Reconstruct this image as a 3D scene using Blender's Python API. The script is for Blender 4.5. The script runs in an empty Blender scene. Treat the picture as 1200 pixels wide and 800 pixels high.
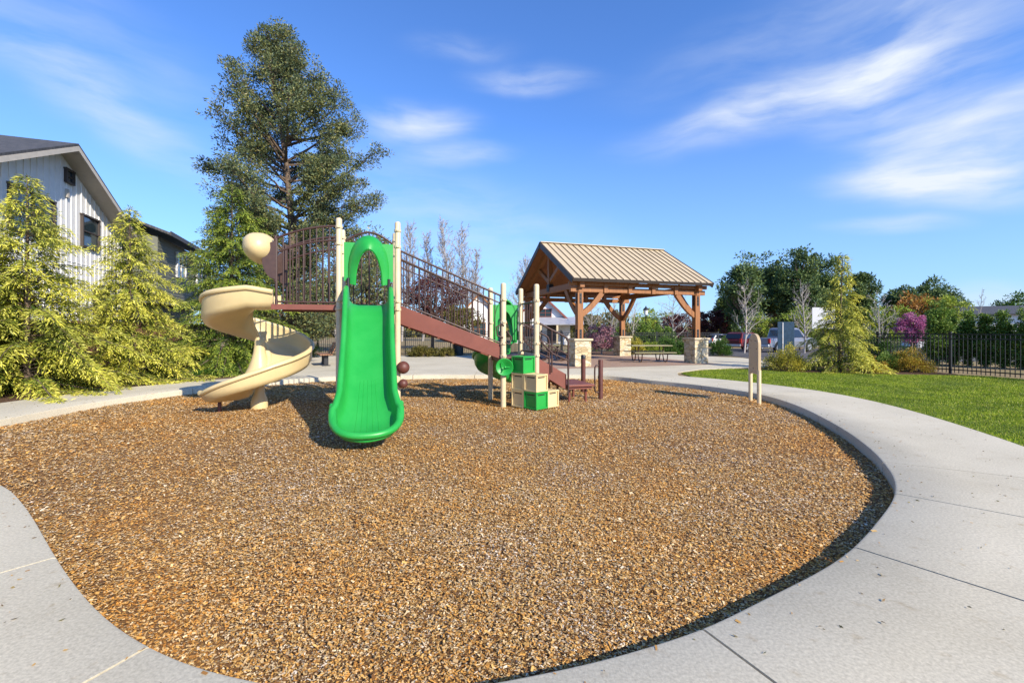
import bpy, bmesh, math, random
import numpy as np
from mathutils import Vector, Matrix
from mathutils.geometry import tessellate_polygon

sc = bpy.context.scene
COL = sc.collection
R = math.radians
random.seed(7)

# ------------------------------------------------------------------ camera
F, HZ, CH = 533.0, 387.0, 1.45          # focal length in photo pixels, horizon row, eye height (m)
MZ = -0.12                               # level of the wood chips below the path
cam_d = bpy.data.cameras.new('camera')
cam = bpy.data.objects.new('camera', cam_d); COL.objects.link(cam)
cam.location = (0, 0, CH); cam.rotation_euler = (R(90), 0, 0)
cam_d.sensor_width = 36.0; cam_d.lens = 36.0 * F / 1200.0
cam_d.shift_y = (HZ - 400.0) / 1200.0
cam_d.clip_start = 0.05; cam_d.clip_end = 3000
sc.camera = cam

# ------------------------------------------------------------------ light
SUN_DIR = Vector((1.09, -1.24, 0.99)).normalized()      # towards the sun
sun_el = math.asin(SUN_DIR.z); sun_az = math.atan2(SUN_DIR.x, SUN_DIR.y)
sd = bpy.data.lights.new('sun', 'SUN'); sd.energy = 4.6; sd.angle = R(0.53); sd.color = (1.0, 0.90, 0.74)
so = bpy.data.objects.new('sun', sd); COL.objects.link(so)
so.rotation_euler = SUN_DIR.to_track_quat('Z', 'Y').to_euler(); so.location = (20, -25, 30)

world = bpy.data.worlds.new('World'); sc.world = world; world.use_nodes = True
sc.view_settings.view_transform = 'Standard'
sc.view_settings.look = 'None'
sc.view_settings.exposure = 0.68
sc.view_settings.gamma = 1.0
sc.view_settings.use_curve_mapping = False
sc.cycles.use_denoising = True
sc.cycles.max_bounces = 6; sc.cycles.diffuse_bounces = 3; sc.cycles.glossy_bounces = 2
sc.cycles.transmission_bounces = 4; sc.cycles.transparent_max_bounces = 6

def azel(px, py):
    x = (px - 600) / F; z = (HZ - py) / F
    return math.atan(x), math.atan(z / math.sqrt(1 + x * x))

def build_sky():
    nt = world.node_tree; N = nt.nodes; K = nt.links
    N.clear()
    out = N.new('ShaderNodeOutputWorld'); bg = N.new('ShaderNodeBackground')
    bg.inputs['Strength'].default_value = 0.13
    sky = N.new('ShaderNodeTexSky'); sky.sky_type = 'NISHITA'; sky.sun_disc = False
    sky.sun_elevation = sun_el; sky.sun_rotation = sun_az
    sky.air_density = 1.0; sky.dust_density = 0.35; sky.ozone_density = 3.2
    tc = N.new('ShaderNodeTexCoord')
    sep = N.new('ShaderNodeSeparateXYZ'); K.new(tc.outputs['Generated'], sep.inputs[0])
    def math_(op, a, b=None, clamp=False):
        n = N.new('ShaderNodeMath'); n.operation = op; n.use_clamp = clamp
        for i, q in enumerate((a, b)):
            if q is None: continue
            if isinstance(q, (int, float)): n.inputs[i].default_value = q
            else: K.new(q, n.inputs[i])
        return n.outputs[0]
    az = math_('ARCTAN2', sep.outputs[0], sep.outputs[1])
    el = math_('ARCSINE', sep.outputs[2])
    cb = N.new('ShaderNodeCombineXYZ'); K.new(az, cb.inputs[0]); K.new(el, cb.inputs[1])
    # slow warp so the wisps curl
    wn = N.new('ShaderNodeTexNoise'); wn.inputs['Scale'].default_value = 3.0; wn.inputs['Detail'].default_value = 3
    K.new(cb.outputs[0], wn.inputs['Vector'])
    ws = N.new('ShaderNodeVectorMath'); ws.operation = 'MULTIPLY_ADD'
    K.new(wn.outputs['Color'], ws.inputs[0]); ws.inputs[1].default_value = (0.16, 0.10, 0); ws.inputs[2].default_value = (-0.08, -0.05, 0)
    wv = N.new('ShaderNodeVectorMath'); wv.operation = 'ADD'
    K.new(cb.outputs[0], wv.inputs[0]); K.new(ws.outputs[0], wv.inputs[1])
    total = None
    # photo position, half length and half height (px), tilt, weight
    clouds = [(622, 92, 66, 12, 0, .55), (488, 150, 62, 20, 5, .7), (535, 187, 55, 12, 4, .5), (540, 55, 60, 12, 0, .22),
              (110, 125, 175, 30, -24, .42), (90, 60, 190, 60, -10, .22), (900, 128, 150, 26, 8, .75), (1075, 75, 130, 52, 20, .8),
              (1130, 165, 150, 44, 10, .9), (1110, 212, 150, 22, -8, .7), (1035, 263, 70, 10, 0, .5),
              (560, 265, 180, 40, -14, .32), (1160, 345, 90, 22, 0, .5), (980, 20, 260, 40, 6, .25)]
    for (px, py, hw, hh, tilt, wt) in clouds:
        a, e = azel(px, py)
        c2 = 1 / (1 + ((px - 600) / F) ** 2)
        mp = N.new('ShaderNodeMapping'); mp.vector_type = 'TEXTURE'
        mp.inputs['Location'].default_value = (a, e, 0)
        mp.inputs['Rotation'].default_value = (0, 0, R(tilt))
        mp.inputs['Scale'].default_value = (1.75 * hw / F * c2, 1.75 * hh / F * math.sqrt(c2), 1)
        K.new(wv.outputs[0], mp.inputs['Vector'])
        ln = N.new('ShaderNodeVectorMath'); ln.operation = 'LENGTH'; K.new(mp.outputs[0], ln.inputs[0])
        mr = N.new('ShaderNodeMapRange'); mr.interpolation_type = 'SMOOTHERSTEP'
        K.new(ln.outputs['Value'], mr.inputs['Value'])
        mr.inputs['From Min'].default_value = 1.0; mr.inputs['From Max'].default_value = 0.0
        mr.inputs['To Min'].default_value = 0.0; mr.inputs['To Max'].default_value = wt * 1.12
        total = mr.outputs[0] if total is None else math_('ADD', total, mr.outputs[0])
    st = N.new('ShaderNodeMapping'); st.inputs['Scale'].default_value = (4.2, 19, 1); st.inputs['Rotation'].default_value = (0, 0, R(-8))
    K.new(wv.outputs[0], st.inputs['Vector'])
    fn = N.new('ShaderNodeTexNoise'); fn.inputs['Scale'].default_value = 1.0; fn.inputs['Detail'].default_value = 7; fn.inputs['Roughness'].default_value = 0.55
    K.new(st.outputs[0], fn.inputs['Vector'])
    fr = N.new('ShaderNodeMapRange'); K.new(fn.outputs['Fac'], fr.inputs['Value'])
    fr.inputs['From Min'].default_value = 0.34; fr.inputs['From Max'].default_value = 0.76
    fr.inputs['To Min'].default_value = 0.12; fr.inputs['To Max'].default_value = 1.15
    mask = math_('MULTIPLY', total, fr.outputs[0], True)
    haze = N.new('ShaderNodeMapRange'); K.new(el, haze.inputs['Value'])
    haze.inputs['From Min'].default_value = 0.42; haze.inputs['From Max'].default_value = -0.02
    haze.inputs['To Min'].default_value = 0.0; haze.inputs['To Max'].default_value = 0.55
    tint = N.new('ShaderNodeMix'); tint.data_type = 'RGBA'; tint.blend_type = 'MULTIPLY'; tint.inputs[0].default_value = 1.0
    K.new(sky.outputs[0], tint.inputs[6]); tint.inputs[7].default_value = (*SKY_TINT, 1)
    hz2 = N.new('ShaderNodeMix'); hz2.data_type = 'RGBA'
    K.new(haze.outputs[0], hz2.inputs[0]); K.new(tint.outputs[2], hz2.inputs[6]); hz2.inputs[7].default_value = (2.05, 2.9, 4.4, 1)
    mx = N.new('ShaderNodeMix'); mx.data_type = 'RGBA'
    K.new(mask, mx.inputs[0]); K.new(hz2.outputs[2], mx.inputs[6]); mx.inputs[7].default_value = (*CLOUD, 1)
    K.new(mx.outputs[2], bg.inputs['Color']); K.new(bg.outputs[0], out.inputs[0])
SKY_TINT = (.60, .88, 1.30)
CLOUD = (4.1, 4.45, 5.0)
build_sky()

# ------------------------------------------------------------------ helpers
def gp(px, py, h=CH):
    """ground point seen at a photo pixel"""
    Y = h * F / (py - HZ)
    return ((px - 600) / F * Y, Y)

def tag(o, label=None, cat=None, group=None, kind=None):
    if label: o['label'] = label
    if cat: o['category'] = cat
    if group: o['group'] = group
    if kind: o['kind'] = kind
    return o

def thing(name, label, cat, loc=(0, 0, 0), rz=0.0, group=None):
    o = bpy.data.objects.new(name, None); COL.objects.link(o)
    o.empty_display_size = 0.2
    o.location = loc; o.rotation_euler = (0, 0, rz)
    return tag(o, label, cat, group)

def dup(root, loc, rz, label=None):
    kids = [(c, list(c.children)) for c in root.children]
    r = root.copy(); COL.objects.link(r); r.location = loc; r.rotation_euler = (0, 0, rz)
    if label: r['label'] = label
    for c, gs in kids:
        d = c.copy(); COL.objects.link(d); d.parent = r
        for g in gs:
            e = g.copy(); COL.objects.link(e); e.parent = d
    return r

class MB:
    def __init__(s): s.v = []; s.f = []; s.mi = []; s.cur = 0; s.prims = []
    def add(s, vs, fs):
        vs = list(vs); fs = list(fs); s.prims.append((vs, fs))
        b = len(s.v); s.v.extend([tuple(x) for x in vs])
        for f in fs: s.f.append(tuple(i + b for i in f)); s.mi.append(s.cur)
    def box(s, c, d, rz=0.0, M=None):
        vs = []
        for z in (-1, 1):
            for (x, y) in ((-1, -1), (1, -1), (1, 1), (-1, 1)):
                p = Vector((x * d[0] / 2, y * d[1] / 2, z * d[2] / 2))
                if M is not None: p = M @ p
                elif rz: p = Matrix.Rotation(rz, 3, 'Z') @ p
                vs.append(p + Vector(c))
        s.add(vs, [(3, 2, 1, 0), (4, 5, 6, 7), (0, 1, 5, 4), (1, 2, 6, 5), (2, 3, 7, 6), (3, 0, 4, 7)])
    def bar(s, p, q, w, h, up=(0, 0, 1)):
        p = Vector(p); q = Vector(q); d = (q - p).normalized(); up = Vector(up)
        a = d.cross(up)
        if a.length < 1e-4: a = d.cross(Vector((1, 0, 0)))
        a.normalize(); b = a.cross(d).normalized()
        vs = [o + a * (i * w / 2) + b * (j * h / 2) for o in (p, q) for (i, j) in ((-1, -1), (1, -1), (1, 1), (-1, 1))]
        s.add(vs, [(3, 2, 1, 0), (4, 5, 6, 7), (0, 1, 5, 4), (1, 2, 6, 5), (2, 3, 7, 6), (3, 0, 4, 7)])
    def tube(s, pts, r, n=8, closed=False):
        P = [Vector(p) for p in pts]; m = len(P)
        rr = r if isinstance(r, (list, tuple)) else [r] * m
        prev = None; vs = []
        for i in range(m):
            if closed: t = P[(i + 1) % m] - P[i - 1]
            else: t = P[min(i + 1, m - 1)] - P[max(i - 1, 0)]
            t.normalize()
            if prev is None:
                a = t.cross(Vector((0, 0, 1)))
                if a.length < 1e-3: a = t.cross(Vector((1, 0, 0)))
            else:
                a = prev - t * prev.dot(t)
            a.normalize(); prev = a; b = t.cross(a)
            for k in range(n):
                th = 2 * math.pi * k / n
                vs.append(P[i] + (a * math.cos(th) + b * math.sin(th)) * rr[i])
        fs = []
        for i in range(m if closed else m - 1):
            j = (i + 1) % m
            for k in range(n):
                l = (k + 1) % n
                fs.append((i * n + k, i * n + l, j * n + l, j * n + k))
        if not closed:
            fs.append(tuple(reversed(range(n)))); fs.append(tuple((m - 1) * n + k for k in range(n)))
        s.add(vs, fs)
    def cyl(s, p, q, r, n=16, r2=None): s.tube([p, q], [r, r if r2 is None else r2], n)
    def lathe(s, prof, o=(0, 0, 0), n=20, M=None):
        vs = []; fs = []
        for (r, z) in prof:
            for k in range(n):
                th = 2 * math.pi * k / n
                p = Vector((r * math.cos(th), r * math.sin(th), z))
                if M is not None: p = M @ p
                vs.append(p + Vector(o))
        for i in range(len(prof) - 1):
            for k in range(n):
                l = (k + 1) % n
                fs.append((i * n + k, i * n + l, (i + 1) * n + l, (i + 1) * n + k))
        fs.append(tuple(reversed(range(n)))); fs.append(tuple((len(prof) - 1) * n + k for k in range(n)))
        s.add(vs, fs)
    def sphere(s, c, r, n=20, m=12, M=None):
        if isinstance(r, (int, float)): r = (r, r, r)
        vs = []; fs = []
        for i in range(1, m):
            ph = math.pi * i / m
            for k in range(n):
                th = 2 * math.pi * k / n
                p = Vector((r[0] * math.sin(ph) * math.cos(th), r[1] * math.sin(ph) * math.sin(th), r[2] * math.cos(ph)))
                if M is not None: p = M @ p
                vs.append(p + Vector(c))
        top = Vector((0, 0, r[2])); bot = Vector((0, 0, -r[2]))
        if M is not None: top = M @ top; bot = M @ bot
        vs += [top + Vector(c), bot + Vector(c)]; T = len(vs) - 2
        for i in range(m - 2):
            for k in range(n):
                l = (k + 1) % n
                fs.append((i * n + k, (i + 1) * n + k, (i + 1) * n + l, i * n + l))
        for k in range(n):
            l = (k + 1) % n
            fs.append((T, k, l)); fs.append((T + 1, (m - 2) * n + l, (m - 2) * n + k))
        s.add(vs, fs)
    def slab(s, pts, vec):
        """polygon swept along vec"""
        n = len(pts); vec = Vector(vec)
        vs = [Vector(p) for p in pts] + [Vector(p) + vec for p in pts]
        fs = [tuple(reversed(range(n))), tuple(range(n, 2 * n))] + [(i, (i + 1) % n, n + (i + 1) % n, n + i) for i in range(n)]
        s.add(vs, fs)
    def sweep(s, stations, closed_profile=True):
        """stations: list of lists of points (same length)"""
        n = len(stations[0]); vs = [p for st in stations for p in st]; fs = []
        for i in range(len(stations) - 1):
            for k in range(n if closed_profile else n - 1):
                l = (k + 1) % n
                fs.append((i * n + k, i * n + l, (i + 1) * n + l, (i + 1) * n + k))
        if closed_profile:
            fs.append(tuple(reversed(range(n)))); fs.append(tuple((len(stations) - 1) * n + k for k in range(n)))
        s.add(vs, fs)
    def build_each(s, name, mats, parent, **kw):
        """one object per primitive"""
        for vs, fs in s.prims:
            m = MB(); m.add(vs, fs); m.build(name, mats, parent, **kw)
    def build(s, name, mats, parent=None, smooth=False, bevel=0.0, loc=None, sub=0, recalc=True):
        me = bpy.data.meshes.new(name)
        me.from_pydata(s.v, [], s.f)
        if not isinstance(mats, (list, tuple)): mats = [mats]
        for m in mats: me.materials.append(m)
        if len(mats) > 1: me.polygons.foreach_set('material_index', s.mi)
        if recalc:
            bm = bmesh.new(); bm.from_mesh(me)
            bmesh.ops.recalc_face_normals(bm, faces=bm.faces)
            bm.to_mesh(me); bm.free()
        if smooth:
            me.polygons.foreach_set('use_smooth', [True] * len(me.polygons))
            try: me.set_sharp_from_angle(angle=R(38 if smooth is True else smooth))
            except Exception: pass
        me.update()
        o = bpy.data.objects.new(name, me); COL.objects.link(o)
        if parent is not None: o.parent = parent
        if loc is not None: o.location = loc
        if bevel:
            b = o.modifiers.new('soft_edge', 'BEVEL'); b.width = bevel; b.segments = 2; b.limit_method = 'ANGLE'; b.angle_limit = R(40)
        if sub:
            b = o.modifiers.new('smooth', 'SUBSURF'); b.levels = sub; b.render_levels = sub
        return o

def np_mesh(name, V, k, mat, parent=None, loc=None, attr=None, smooth=False):
    """V: (n*k,3) separate k-gons"""
    V = np.ascontiguousarray(V, dtype=np.float32); n = len(V)
    me = bpy.data.meshes.new(name)
    me.vertices.add(n); me.vertices.foreach_set('co', V.ravel())
    me.loops.add(n); me.loops.foreach_set('vertex_index', np.arange(n, dtype=np.int32))
    me.polygons.add(n // k); me.polygons.foreach_set('loop_start', np.arange(0, n, k, dtype=np.int32))
    if attr is not None:
        at = me.attributes.new('tip', 'FLOAT', 'POINT'); at.data.foreach_set('value', np.repeat(attr, k).astype(np.float32))
    me.materials.append(mat)
    me.update(calc_edges=True); me.validate()
    o = bpy.data.objects.new(name, me); COL.objects.link(o)
    if parent is not None: o.parent = parent
    if loc is not None: o.location = loc
    return o

def unit(a): return a / np.maximum(np.linalg.norm(a, axis=1, keepdims=True), 1e-6)

def leaf_quads(P, D, L, W, rng, fold=0.25, flat=None):
    """diamond leaves from base P along D"""
    n = len(P); D = unit(D)
    S = unit(np.cross(D, rng.normal(size=(n, 3)) if flat is None else rng.normal(0, flat, (n, 3)) + np.array([.25, -.35, 1.0]))); Nn = np.cross(S, D)
    L = np.asarray(L).reshape(-1, 1); W = np.asarray(W).reshape(-1, 1)
    mid = P + D * L * 0.45 + Nn * W * fold
    V = np.stack([P, mid + S * W * .5, P + D * L, mid - S * W * .5], axis=1)
    return V.reshape(-1, 3)

# ------------------------------------------------------------------ materials
def newmat(name):
    m = bpy.data.materials.new(name); m.use_nodes = True
    nt = m.node_tree; b = nt.nodes['Principled BSDF']
    return m, nt, b

def ramp(nt, stops, interp='LINEAR'):
    r = nt.nodes.new('ShaderNodeValToRGB'); r.color_ramp.interpolation = interp
    e = r.color_ramp.elements
    while len(e) < len(stops): e.new(0.5)
    for el, (p, c) in zip(e, stops): el.position = p; el.color = (*c, 1)
    return r

def noise_node(nt, scale, detail=4, rough=.55, vec=None, coords='Object'):
    n = nt.nodes.new('ShaderNodeTexNoise'); n.inputs['Scale'].default_value = scale
    n.inputs['Detail'].default_value = detail; n.inputs['Roughness'].default_value = rough
    if vec is None:
        tc = nt.nodes.new('ShaderNodeTexCoord'); vec = tc.outputs[coords]
    nt.links.new(vec, n.inputs['Vector']); return n

def mapping(nt, scale, coords='Object'):
    tc = nt.nodes.new('ShaderNodeTexCoord'); mp = nt.nodes.new('ShaderNodeMapping')
    mp.inputs['Scale'].default_value = scale; nt.links.new(tc.outputs[coords], mp.inputs['Vector']); return mp.outputs[0]

def bump(nt, b, h, strength=.3, dist=.01):
    n = nt.nodes.new('ShaderNodeBump'); n.inputs['Strength'].default_value = strength; n.inputs['Distance'].default_value = dist
    nt.links.new(h, n.inputs['Height']); nt.links.new(n.outputs[0], b.inputs['Normal'])

def mat_simple(name, col, rough=.5, var=.15, scale=6, metal=0.0, bumps=0.0, bscale=60, spec=.5):
    m, nt, b = newmat(name)
    n = noise_node(nt, scale)
    lo = tuple(c * (1 - var) for c in col); hi = tuple(min(1, c * (1 + var)) for c in col)
    r = ramp(nt, [(.3, lo), (.7, hi)])
    nt.links.new(n.outputs['Fac'], r.inputs[0]); nt.links.new(r.outputs[0], b.inputs['Base Color'])
    rr = nt.nodes.new('ShaderNodeMapRange'); rr.inputs['To Min'].default_value = max(0.02, rough - .1); rr.inputs['To Max'].default_value = min(1, rough + .12)
    nt.links.new(n.outputs['Fac'], rr.inputs[0]); nt.links.new(rr.outputs[0], b.inputs['Roughness'])
    b.inputs['Metallic'].default_value = metal; b.inputs['Specular IOR Level'].default_value = spec
    if bumps:
        n2 = noise_node(nt, bscale, 5, .6); bump(nt, b, n2.outputs['Fac'], bumps, .01)
    return m

def mat_leaf(name, stops, rough=.55, trans=.3, tip=None):
    """each leaf its own tone; tip = tone of the young growth at the twig ends"""
    m, nt, b = newmat(name)
    g = nt.nodes.new('ShaderNodeNewGeometry')
    r = ramp(nt, stops); nt.links.new(g.outputs['Random Per Island'], r.inputs[0])
    col = r.outputs[0]
    if tip is not None:
        a = nt.nodes.new('ShaderNodeAttribute'); a.attribute_name = 'tip'
        mx = nt.nodes.new('ShaderNodeMix'); mx.data_type = 'RGBA'
        mr = nt.nodes.new('ShaderNodeMapRange'); nt.links.new(a.outputs['Fac'], mr.inputs[0])
        mr.inputs['From Min'].default_value = .22; mr.inputs['From Max'].default_value = .62
        nt.links.new(mr.outputs[0], mx.inputs[0])
        r2 = ramp(nt, tip); nt.links.new(g.outputs['Random Per Island'], r2.inputs[0])
        nt.links.new(col, mx.inputs[6]); nt.links.new(r2.outputs[0], mx.inputs[7]); col = mx.outputs[2]
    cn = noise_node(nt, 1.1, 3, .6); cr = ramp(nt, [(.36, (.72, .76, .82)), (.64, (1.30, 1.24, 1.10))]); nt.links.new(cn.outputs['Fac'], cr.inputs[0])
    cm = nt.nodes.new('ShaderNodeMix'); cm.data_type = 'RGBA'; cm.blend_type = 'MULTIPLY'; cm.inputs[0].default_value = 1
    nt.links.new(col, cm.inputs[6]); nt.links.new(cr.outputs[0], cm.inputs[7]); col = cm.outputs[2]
    nt.links.new(col, b.inputs['Base Color'])
    b.inputs['Roughness'].default_value = rough; b.inputs['Specular IOR Level'].default_value = .3
    t = nt.nodes.new('ShaderNodeBsdfTranslucent'); nt.links.new(col, t.inputs['Color'])
    ms = nt.nodes.new('ShaderNodeMixShader'); ms.inputs[0].default_value = trans
    nt.links.new(b.outputs[0], ms.inputs[1]); nt.links.new(t.outputs[0], ms.inputs[2])
    nt.links.new(ms.outputs[0], nt.nodes['Material Output'].inputs['Surface'])
    return m

def mat_wood(name, c1, c2, axis=(1, 1, .08), scale=18, rough=.55):
    m, nt, b = newmat(name)
    v = mapping(nt, axis)
    n = noise_node(nt, scale, 5, .6, v)
    r = ramp(nt, [(.3, c1), (.7, c2)]); nt.links.new(n.outputs['Fac'], r.inputs[0])
    nt.links.new(r.outputs[0], b.inputs['Base Color']); b.inputs['Roughness'].default_value = rough
    bump(nt, b, n.outputs['Fac'], .25, .004)
    return m

def mat_concrete():
    m, nt, b = newmat('concrete')
    big = noise_node(nt, .55, 5, .6); fine = noise_node(nt, 60, 4, .7); sp = noise_node(nt, 9, 3, .5)
    r = ramp(nt, [(.28, (.47, .418, .305)), (.5, (.56, .505, .38)), (.74, (.625, .565, .43))]); nt.links.new(big.outputs['Fac'], r.inputs[0])
    r2 = ramp(nt, [(.32, (.74, .74, .74)), (.66, (1.10, 1.10, 1.10))]); nt.links.new(fine.outputs['Fac'], r2.inputs[0])
    mx = nt.nodes.new('ShaderNodeMix'); mx.data_type = 'RGBA'; mx.blend_type = 'MULTIPLY'; mx.inputs[0].default_value = 1
    nt.links.new(r.outputs[0], mx.inputs[6]); nt.links.new(r2.outputs[0], mx.inputs[7])
    # scattered stains
    r3 = ramp(nt, [(.62, (1, 1, 1)), (.78, (.80, .74, .66))]); nt.links.new(sp.outputs['Fac'], r3.inputs[0])
    mx2 = nt.nodes.new('ShaderNodeMix'); mx2.data_type = 'RGBA'; mx2.blend_type = 'MULTIPLY'; mx2.inputs[0].default_value = 1
    nt.links.new(mx.outputs[2], mx2.inputs[6]); nt.links.new(r3.outputs[0], mx2.inputs[7])
    nt.links.new(mx2.outputs[2], b.inputs['Base Color']); b.inputs['Roughness'].default_value = .88
    b.inputs['Specular IOR Level'].default_value = .25
    bv = mapping(nt, (420, 9, 9)); br = noise_node(nt, 1.0, 2, .5, bv)
    ad = nt.nodes.new('ShaderNodeMath'); ad.operation = 'ADD'; nt.links.new(br.outputs['Fac'], ad.inputs[0]); nt.links.new(fine.outputs['Fac'], ad.inputs[1])
    bump(nt, b, ad.outputs[0], .16, .003)
    return m

def mat_ground(name, stops, scale=3.0, bscale=25, bstr=.6, fine=None):
    m, nt, b = newmat(name)
    n = noise_node(nt, scale, 8, .68); r = ramp(nt, stops); nt.links.new(n.outputs['Fac'], r.inputs[0])
    col = r.outputs[0]
    n2 = noise_node(nt, bscale, 6, .7)
    if fine:
        r2 = ramp(nt, fine); nt.links.new(n2.outputs['Fac'], r2.inputs[0])
        mx = nt.nodes.new('ShaderNodeMix'); mx.data_type = 'RGBA'; mx.blend_type = 'MULTIPLY'; mx.inputs[0].default_value = 1
        nt.links.new(col, mx.inputs[6]); nt.links.new(r2.outputs[0], mx.inputs[7]); col = mx.outputs[2]
    nt.links.new(col, b.inputs['Base Color']); b.inputs['Roughness'].default_value = .95
    b.inputs['Specular IOR Level'].default_value = .15
    bump(nt, b, n2.outputs['Fac'], bstr, .03)
    return m

def mat_plastic(name, col, rough=.38, var=.06, fade=None):
    """rotomoulded plastic with faint scuffs and a dusty film"""
    m, nt, b = newmat(name)
    n = noise_node(nt, 2.2, 4, .6); sv = mapping(nt, (30, 30, 3)); s = noise_node(nt, 1.6, 5, .7, sv)
    lo = tuple(c * (1 - var) for c in col); hi = tuple(min(1, c * (1 + var) + .01) for c in col)
    r = ramp(nt, [(.3, lo), (.7, hi)]); nt.links.new(n.outputs['Fac'], r.inputs[0])
    r2 = ramp(nt, [(.60, (0, 0, 0)), (.82, (1, 1, 1))]); nt.links.new(s.outputs['Fac'], r2.inputs[0])
    mx = nt.nodes.new('ShaderNodeMix'); mx.data_type = 'RGBA'
    mm = nt.nodes.new('ShaderNodeMath'); mm.operation = 'MULTIPLY'; mm.inputs[1].default_value = .32
    nt.links.new(r2.outputs[0], mm.inputs[0]); nt.links.new(mm.outputs[0], mx.inputs[0])
    nt.links.new(r.outputs[0], mx.inputs[6]); mx.inputs[7].default_value = (*[c * .55 + .02 for c in col], 1)
    nt.links.new(mx.outputs[2], b.inputs['Base Color'])
    rr = nt.nodes.new('ShaderNodeMapRange'); rr.inputs['To Min'].default_value = rough - .1; rr.inputs['To Max'].default_value = rough + .22
    nt.links.new(s.outputs['Fac'], rr.inputs[0]); nt.links.new(rr.outputs[0], b.inputs['Roughness'])
    n3 = noise_node(nt, 140, 3, .6); bump(nt, b, n3.outputs['Fac'], .06, .002)
    return m

def mat_stone():
    m, nt, b = newmat('ledge_stone')
    tc = nt.nodes.new('ShaderNodeTexCoord')
    mp = nt.nodes.new('ShaderNodeMapping'); mp.inputs['Scale'].default_value = (4.2, 4.2, 7.5); nt.links.new(tc.outputs['Object'], mp.inputs['Vector'])
    v = nt.nodes.new('ShaderNodeTexVoronoi'); v.inputs['Scale'].default_value = 1.0; nt.links.new(mp.outputs[0], v.inputs['Vector'])
    ve = nt.nodes.new('ShaderNodeTexVoronoi'); ve.feature = 'DISTANCE_TO_EDGE'; ve.inputs['Scale'].default_value = 1.0; nt.links.new(mp.outputs[0], ve.inputs['Vector'])
    sep = nt.nodes.new('ShaderNodeSeparateColor'); nt.links.new(v.outputs['Color'], sep.inputs[0])
    r = ramp(nt, [(.1, (.40, .30, .16)), (.4, (.58, .47, .28)), (.65, (.66, .57, .38)), (.9, (.52, .45, .32))]); nt.links.new(sep.outputs[0], r.inputs[0])
    e = ramp(nt, [(.0, (.55, .52, .48)), (.07, (1, 1, 1))]); nt.links.new(ve.outputs['Distance'], e.inputs[0])
    mx = nt.nodes.new('ShaderNodeMix'); mx.data_type = 'RGBA'; mx.blend_type = 'MULTIPLY'; mx.inputs[0].default_value = 1
    nt.links.new(r.outputs[0], mx.inputs[6]); nt.links.new(e.outputs[0], mx.inputs[7])
    nt.links.new(mx.outputs[2], b.inputs['Base Color']); b.inputs['Roughness'].default_value = .9
    nn = noise_node(nt, 30, 5, .6)
    ad = nt.nodes.new('ShaderNodeMath'); ad.operation = 'MULTIPLY_ADD'; nt.links.new(e.outputs[0], ad.inputs[0]); ad.inputs[1].default_value = 1.6; nt.links.new(nn.outputs['Fac'], ad.inputs[2])
    bump(nt, b, ad.outputs[0], .7, .02)
    return m

def mat_brick_like(name, axis_scale, c1, c2, mort, w=.5, h=.25, msize=.02, rough=.8):
    m, nt, b = newmat(name)
    v = mapping(nt, axis_scale)
    br = nt.nodes.new('ShaderNodeTexBrick'); nt.links.new(v, br.inputs['Vector'])
    br.inputs['Color1'].default_value = (*c1, 1); br.inputs['Color2'].default_value = (*c2, 1); br.inputs['Mortar'].default_value = (*mort, 1)
    br.inputs['Scale'].default_value = 1; br.inputs['Brick Width'].default_value = w; br.inputs['Row Height'].default_value = h; br.inputs['Mortar Size'].default_value = msize
    nt.links.new(br.outputs['Color'], b.inputs['Base Color']); b.inputs['Roughness'].default_value = rough
    bump(nt, b, br.outputs['Fac'], -.3, .01)
    return m

def mat_glass(name='window_glass', col=(.03, .05, .06)):
    m, nt, b = newmat(name)
    b.inputs['Base Color'].default_value = (*col, 1); b.inputs['Roughness'].default_value = .06
    b.inputs['Specular IOR Level'].default_value = .9; b.inputs['Metallic'].default_value = 0.15
    n = noise_node(nt, 3, 2); bump(nt, b, n.outputs['Fac'], .04, .02)
    return m

M = {}
M['concrete'] = mat_concrete()
M['green'] = mat_plastic('green_plastic', (.013, .30, .042), .34)
M['beige'] = mat_plastic('cream_plastic', (.62, .485, .245), .36)
M['cream'] = mat_simple('cream_powder_coat', (.62, .50, .31), .42, .08, 8)
M['brown'] = mat_simple('brown_coating', (.105, .034, .024), .5, .12, 7, bumps=.05, bscale=200)
M['brown_rail'] = mat_simple('brown_rail_paint', (.055, .026, .020), .45, .12, 9)
M['redbrown'] = mat_simple('redbrown_panel', (.18, .052, .033), .5, .12, 3, bumps=.08, bscale=120)
M['black'] = mat_simple('black_paint', (.014, .014, .016), .42, .15, 9)
M['tan_panel'] = mat_simple('tan_panel', (.50, .37, .21), .5, .08, 5)
M['timber'] = mat_wood('stained_timber', (.19, .070, .018), (.33, .132, .036))
M['timber_dark'] = mat_wood('roof_decking', (.22, .085, .028), (.34, .14, .05), (6, 1, 1), 5)
M['roofmetal'] = mat_simple('tan_metal_roof', (.50, .40, .255), .42, .06, 1.2)
M['seam'] = mat_simple('roof_seam_shade', (.13, .085, .05), .5, .1, 3)  # ribs tinted darker than the roof metal, standing in for their shadow side
M['stone'] = mat_stone()
M['stonecap'] = mat_simple('cap_stone', (.48, .39, .26), .85, .15, 9, bumps=.4, bscale=30)
M['steel'] = mat_simple('black_bracket', (.02, .02, .022), .5, .1, 9)
M['bark'] = mat_simple('bark', (.12, .085, .06), .9, .35, 9, bumps=.8, bscale=25)
M['palebark'] = mat_simple('pale_bark', (.42, .37, .33), .85, .3, 12)
M['greybark'] = mat_simple('grey_bark', (.32, .29, .27), .9, .3, 12)
M['glass'] = mat_glass()
M['white'] = mat_simple('white_paint', (.76, .75, .73), .6, .05, 4)
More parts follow.
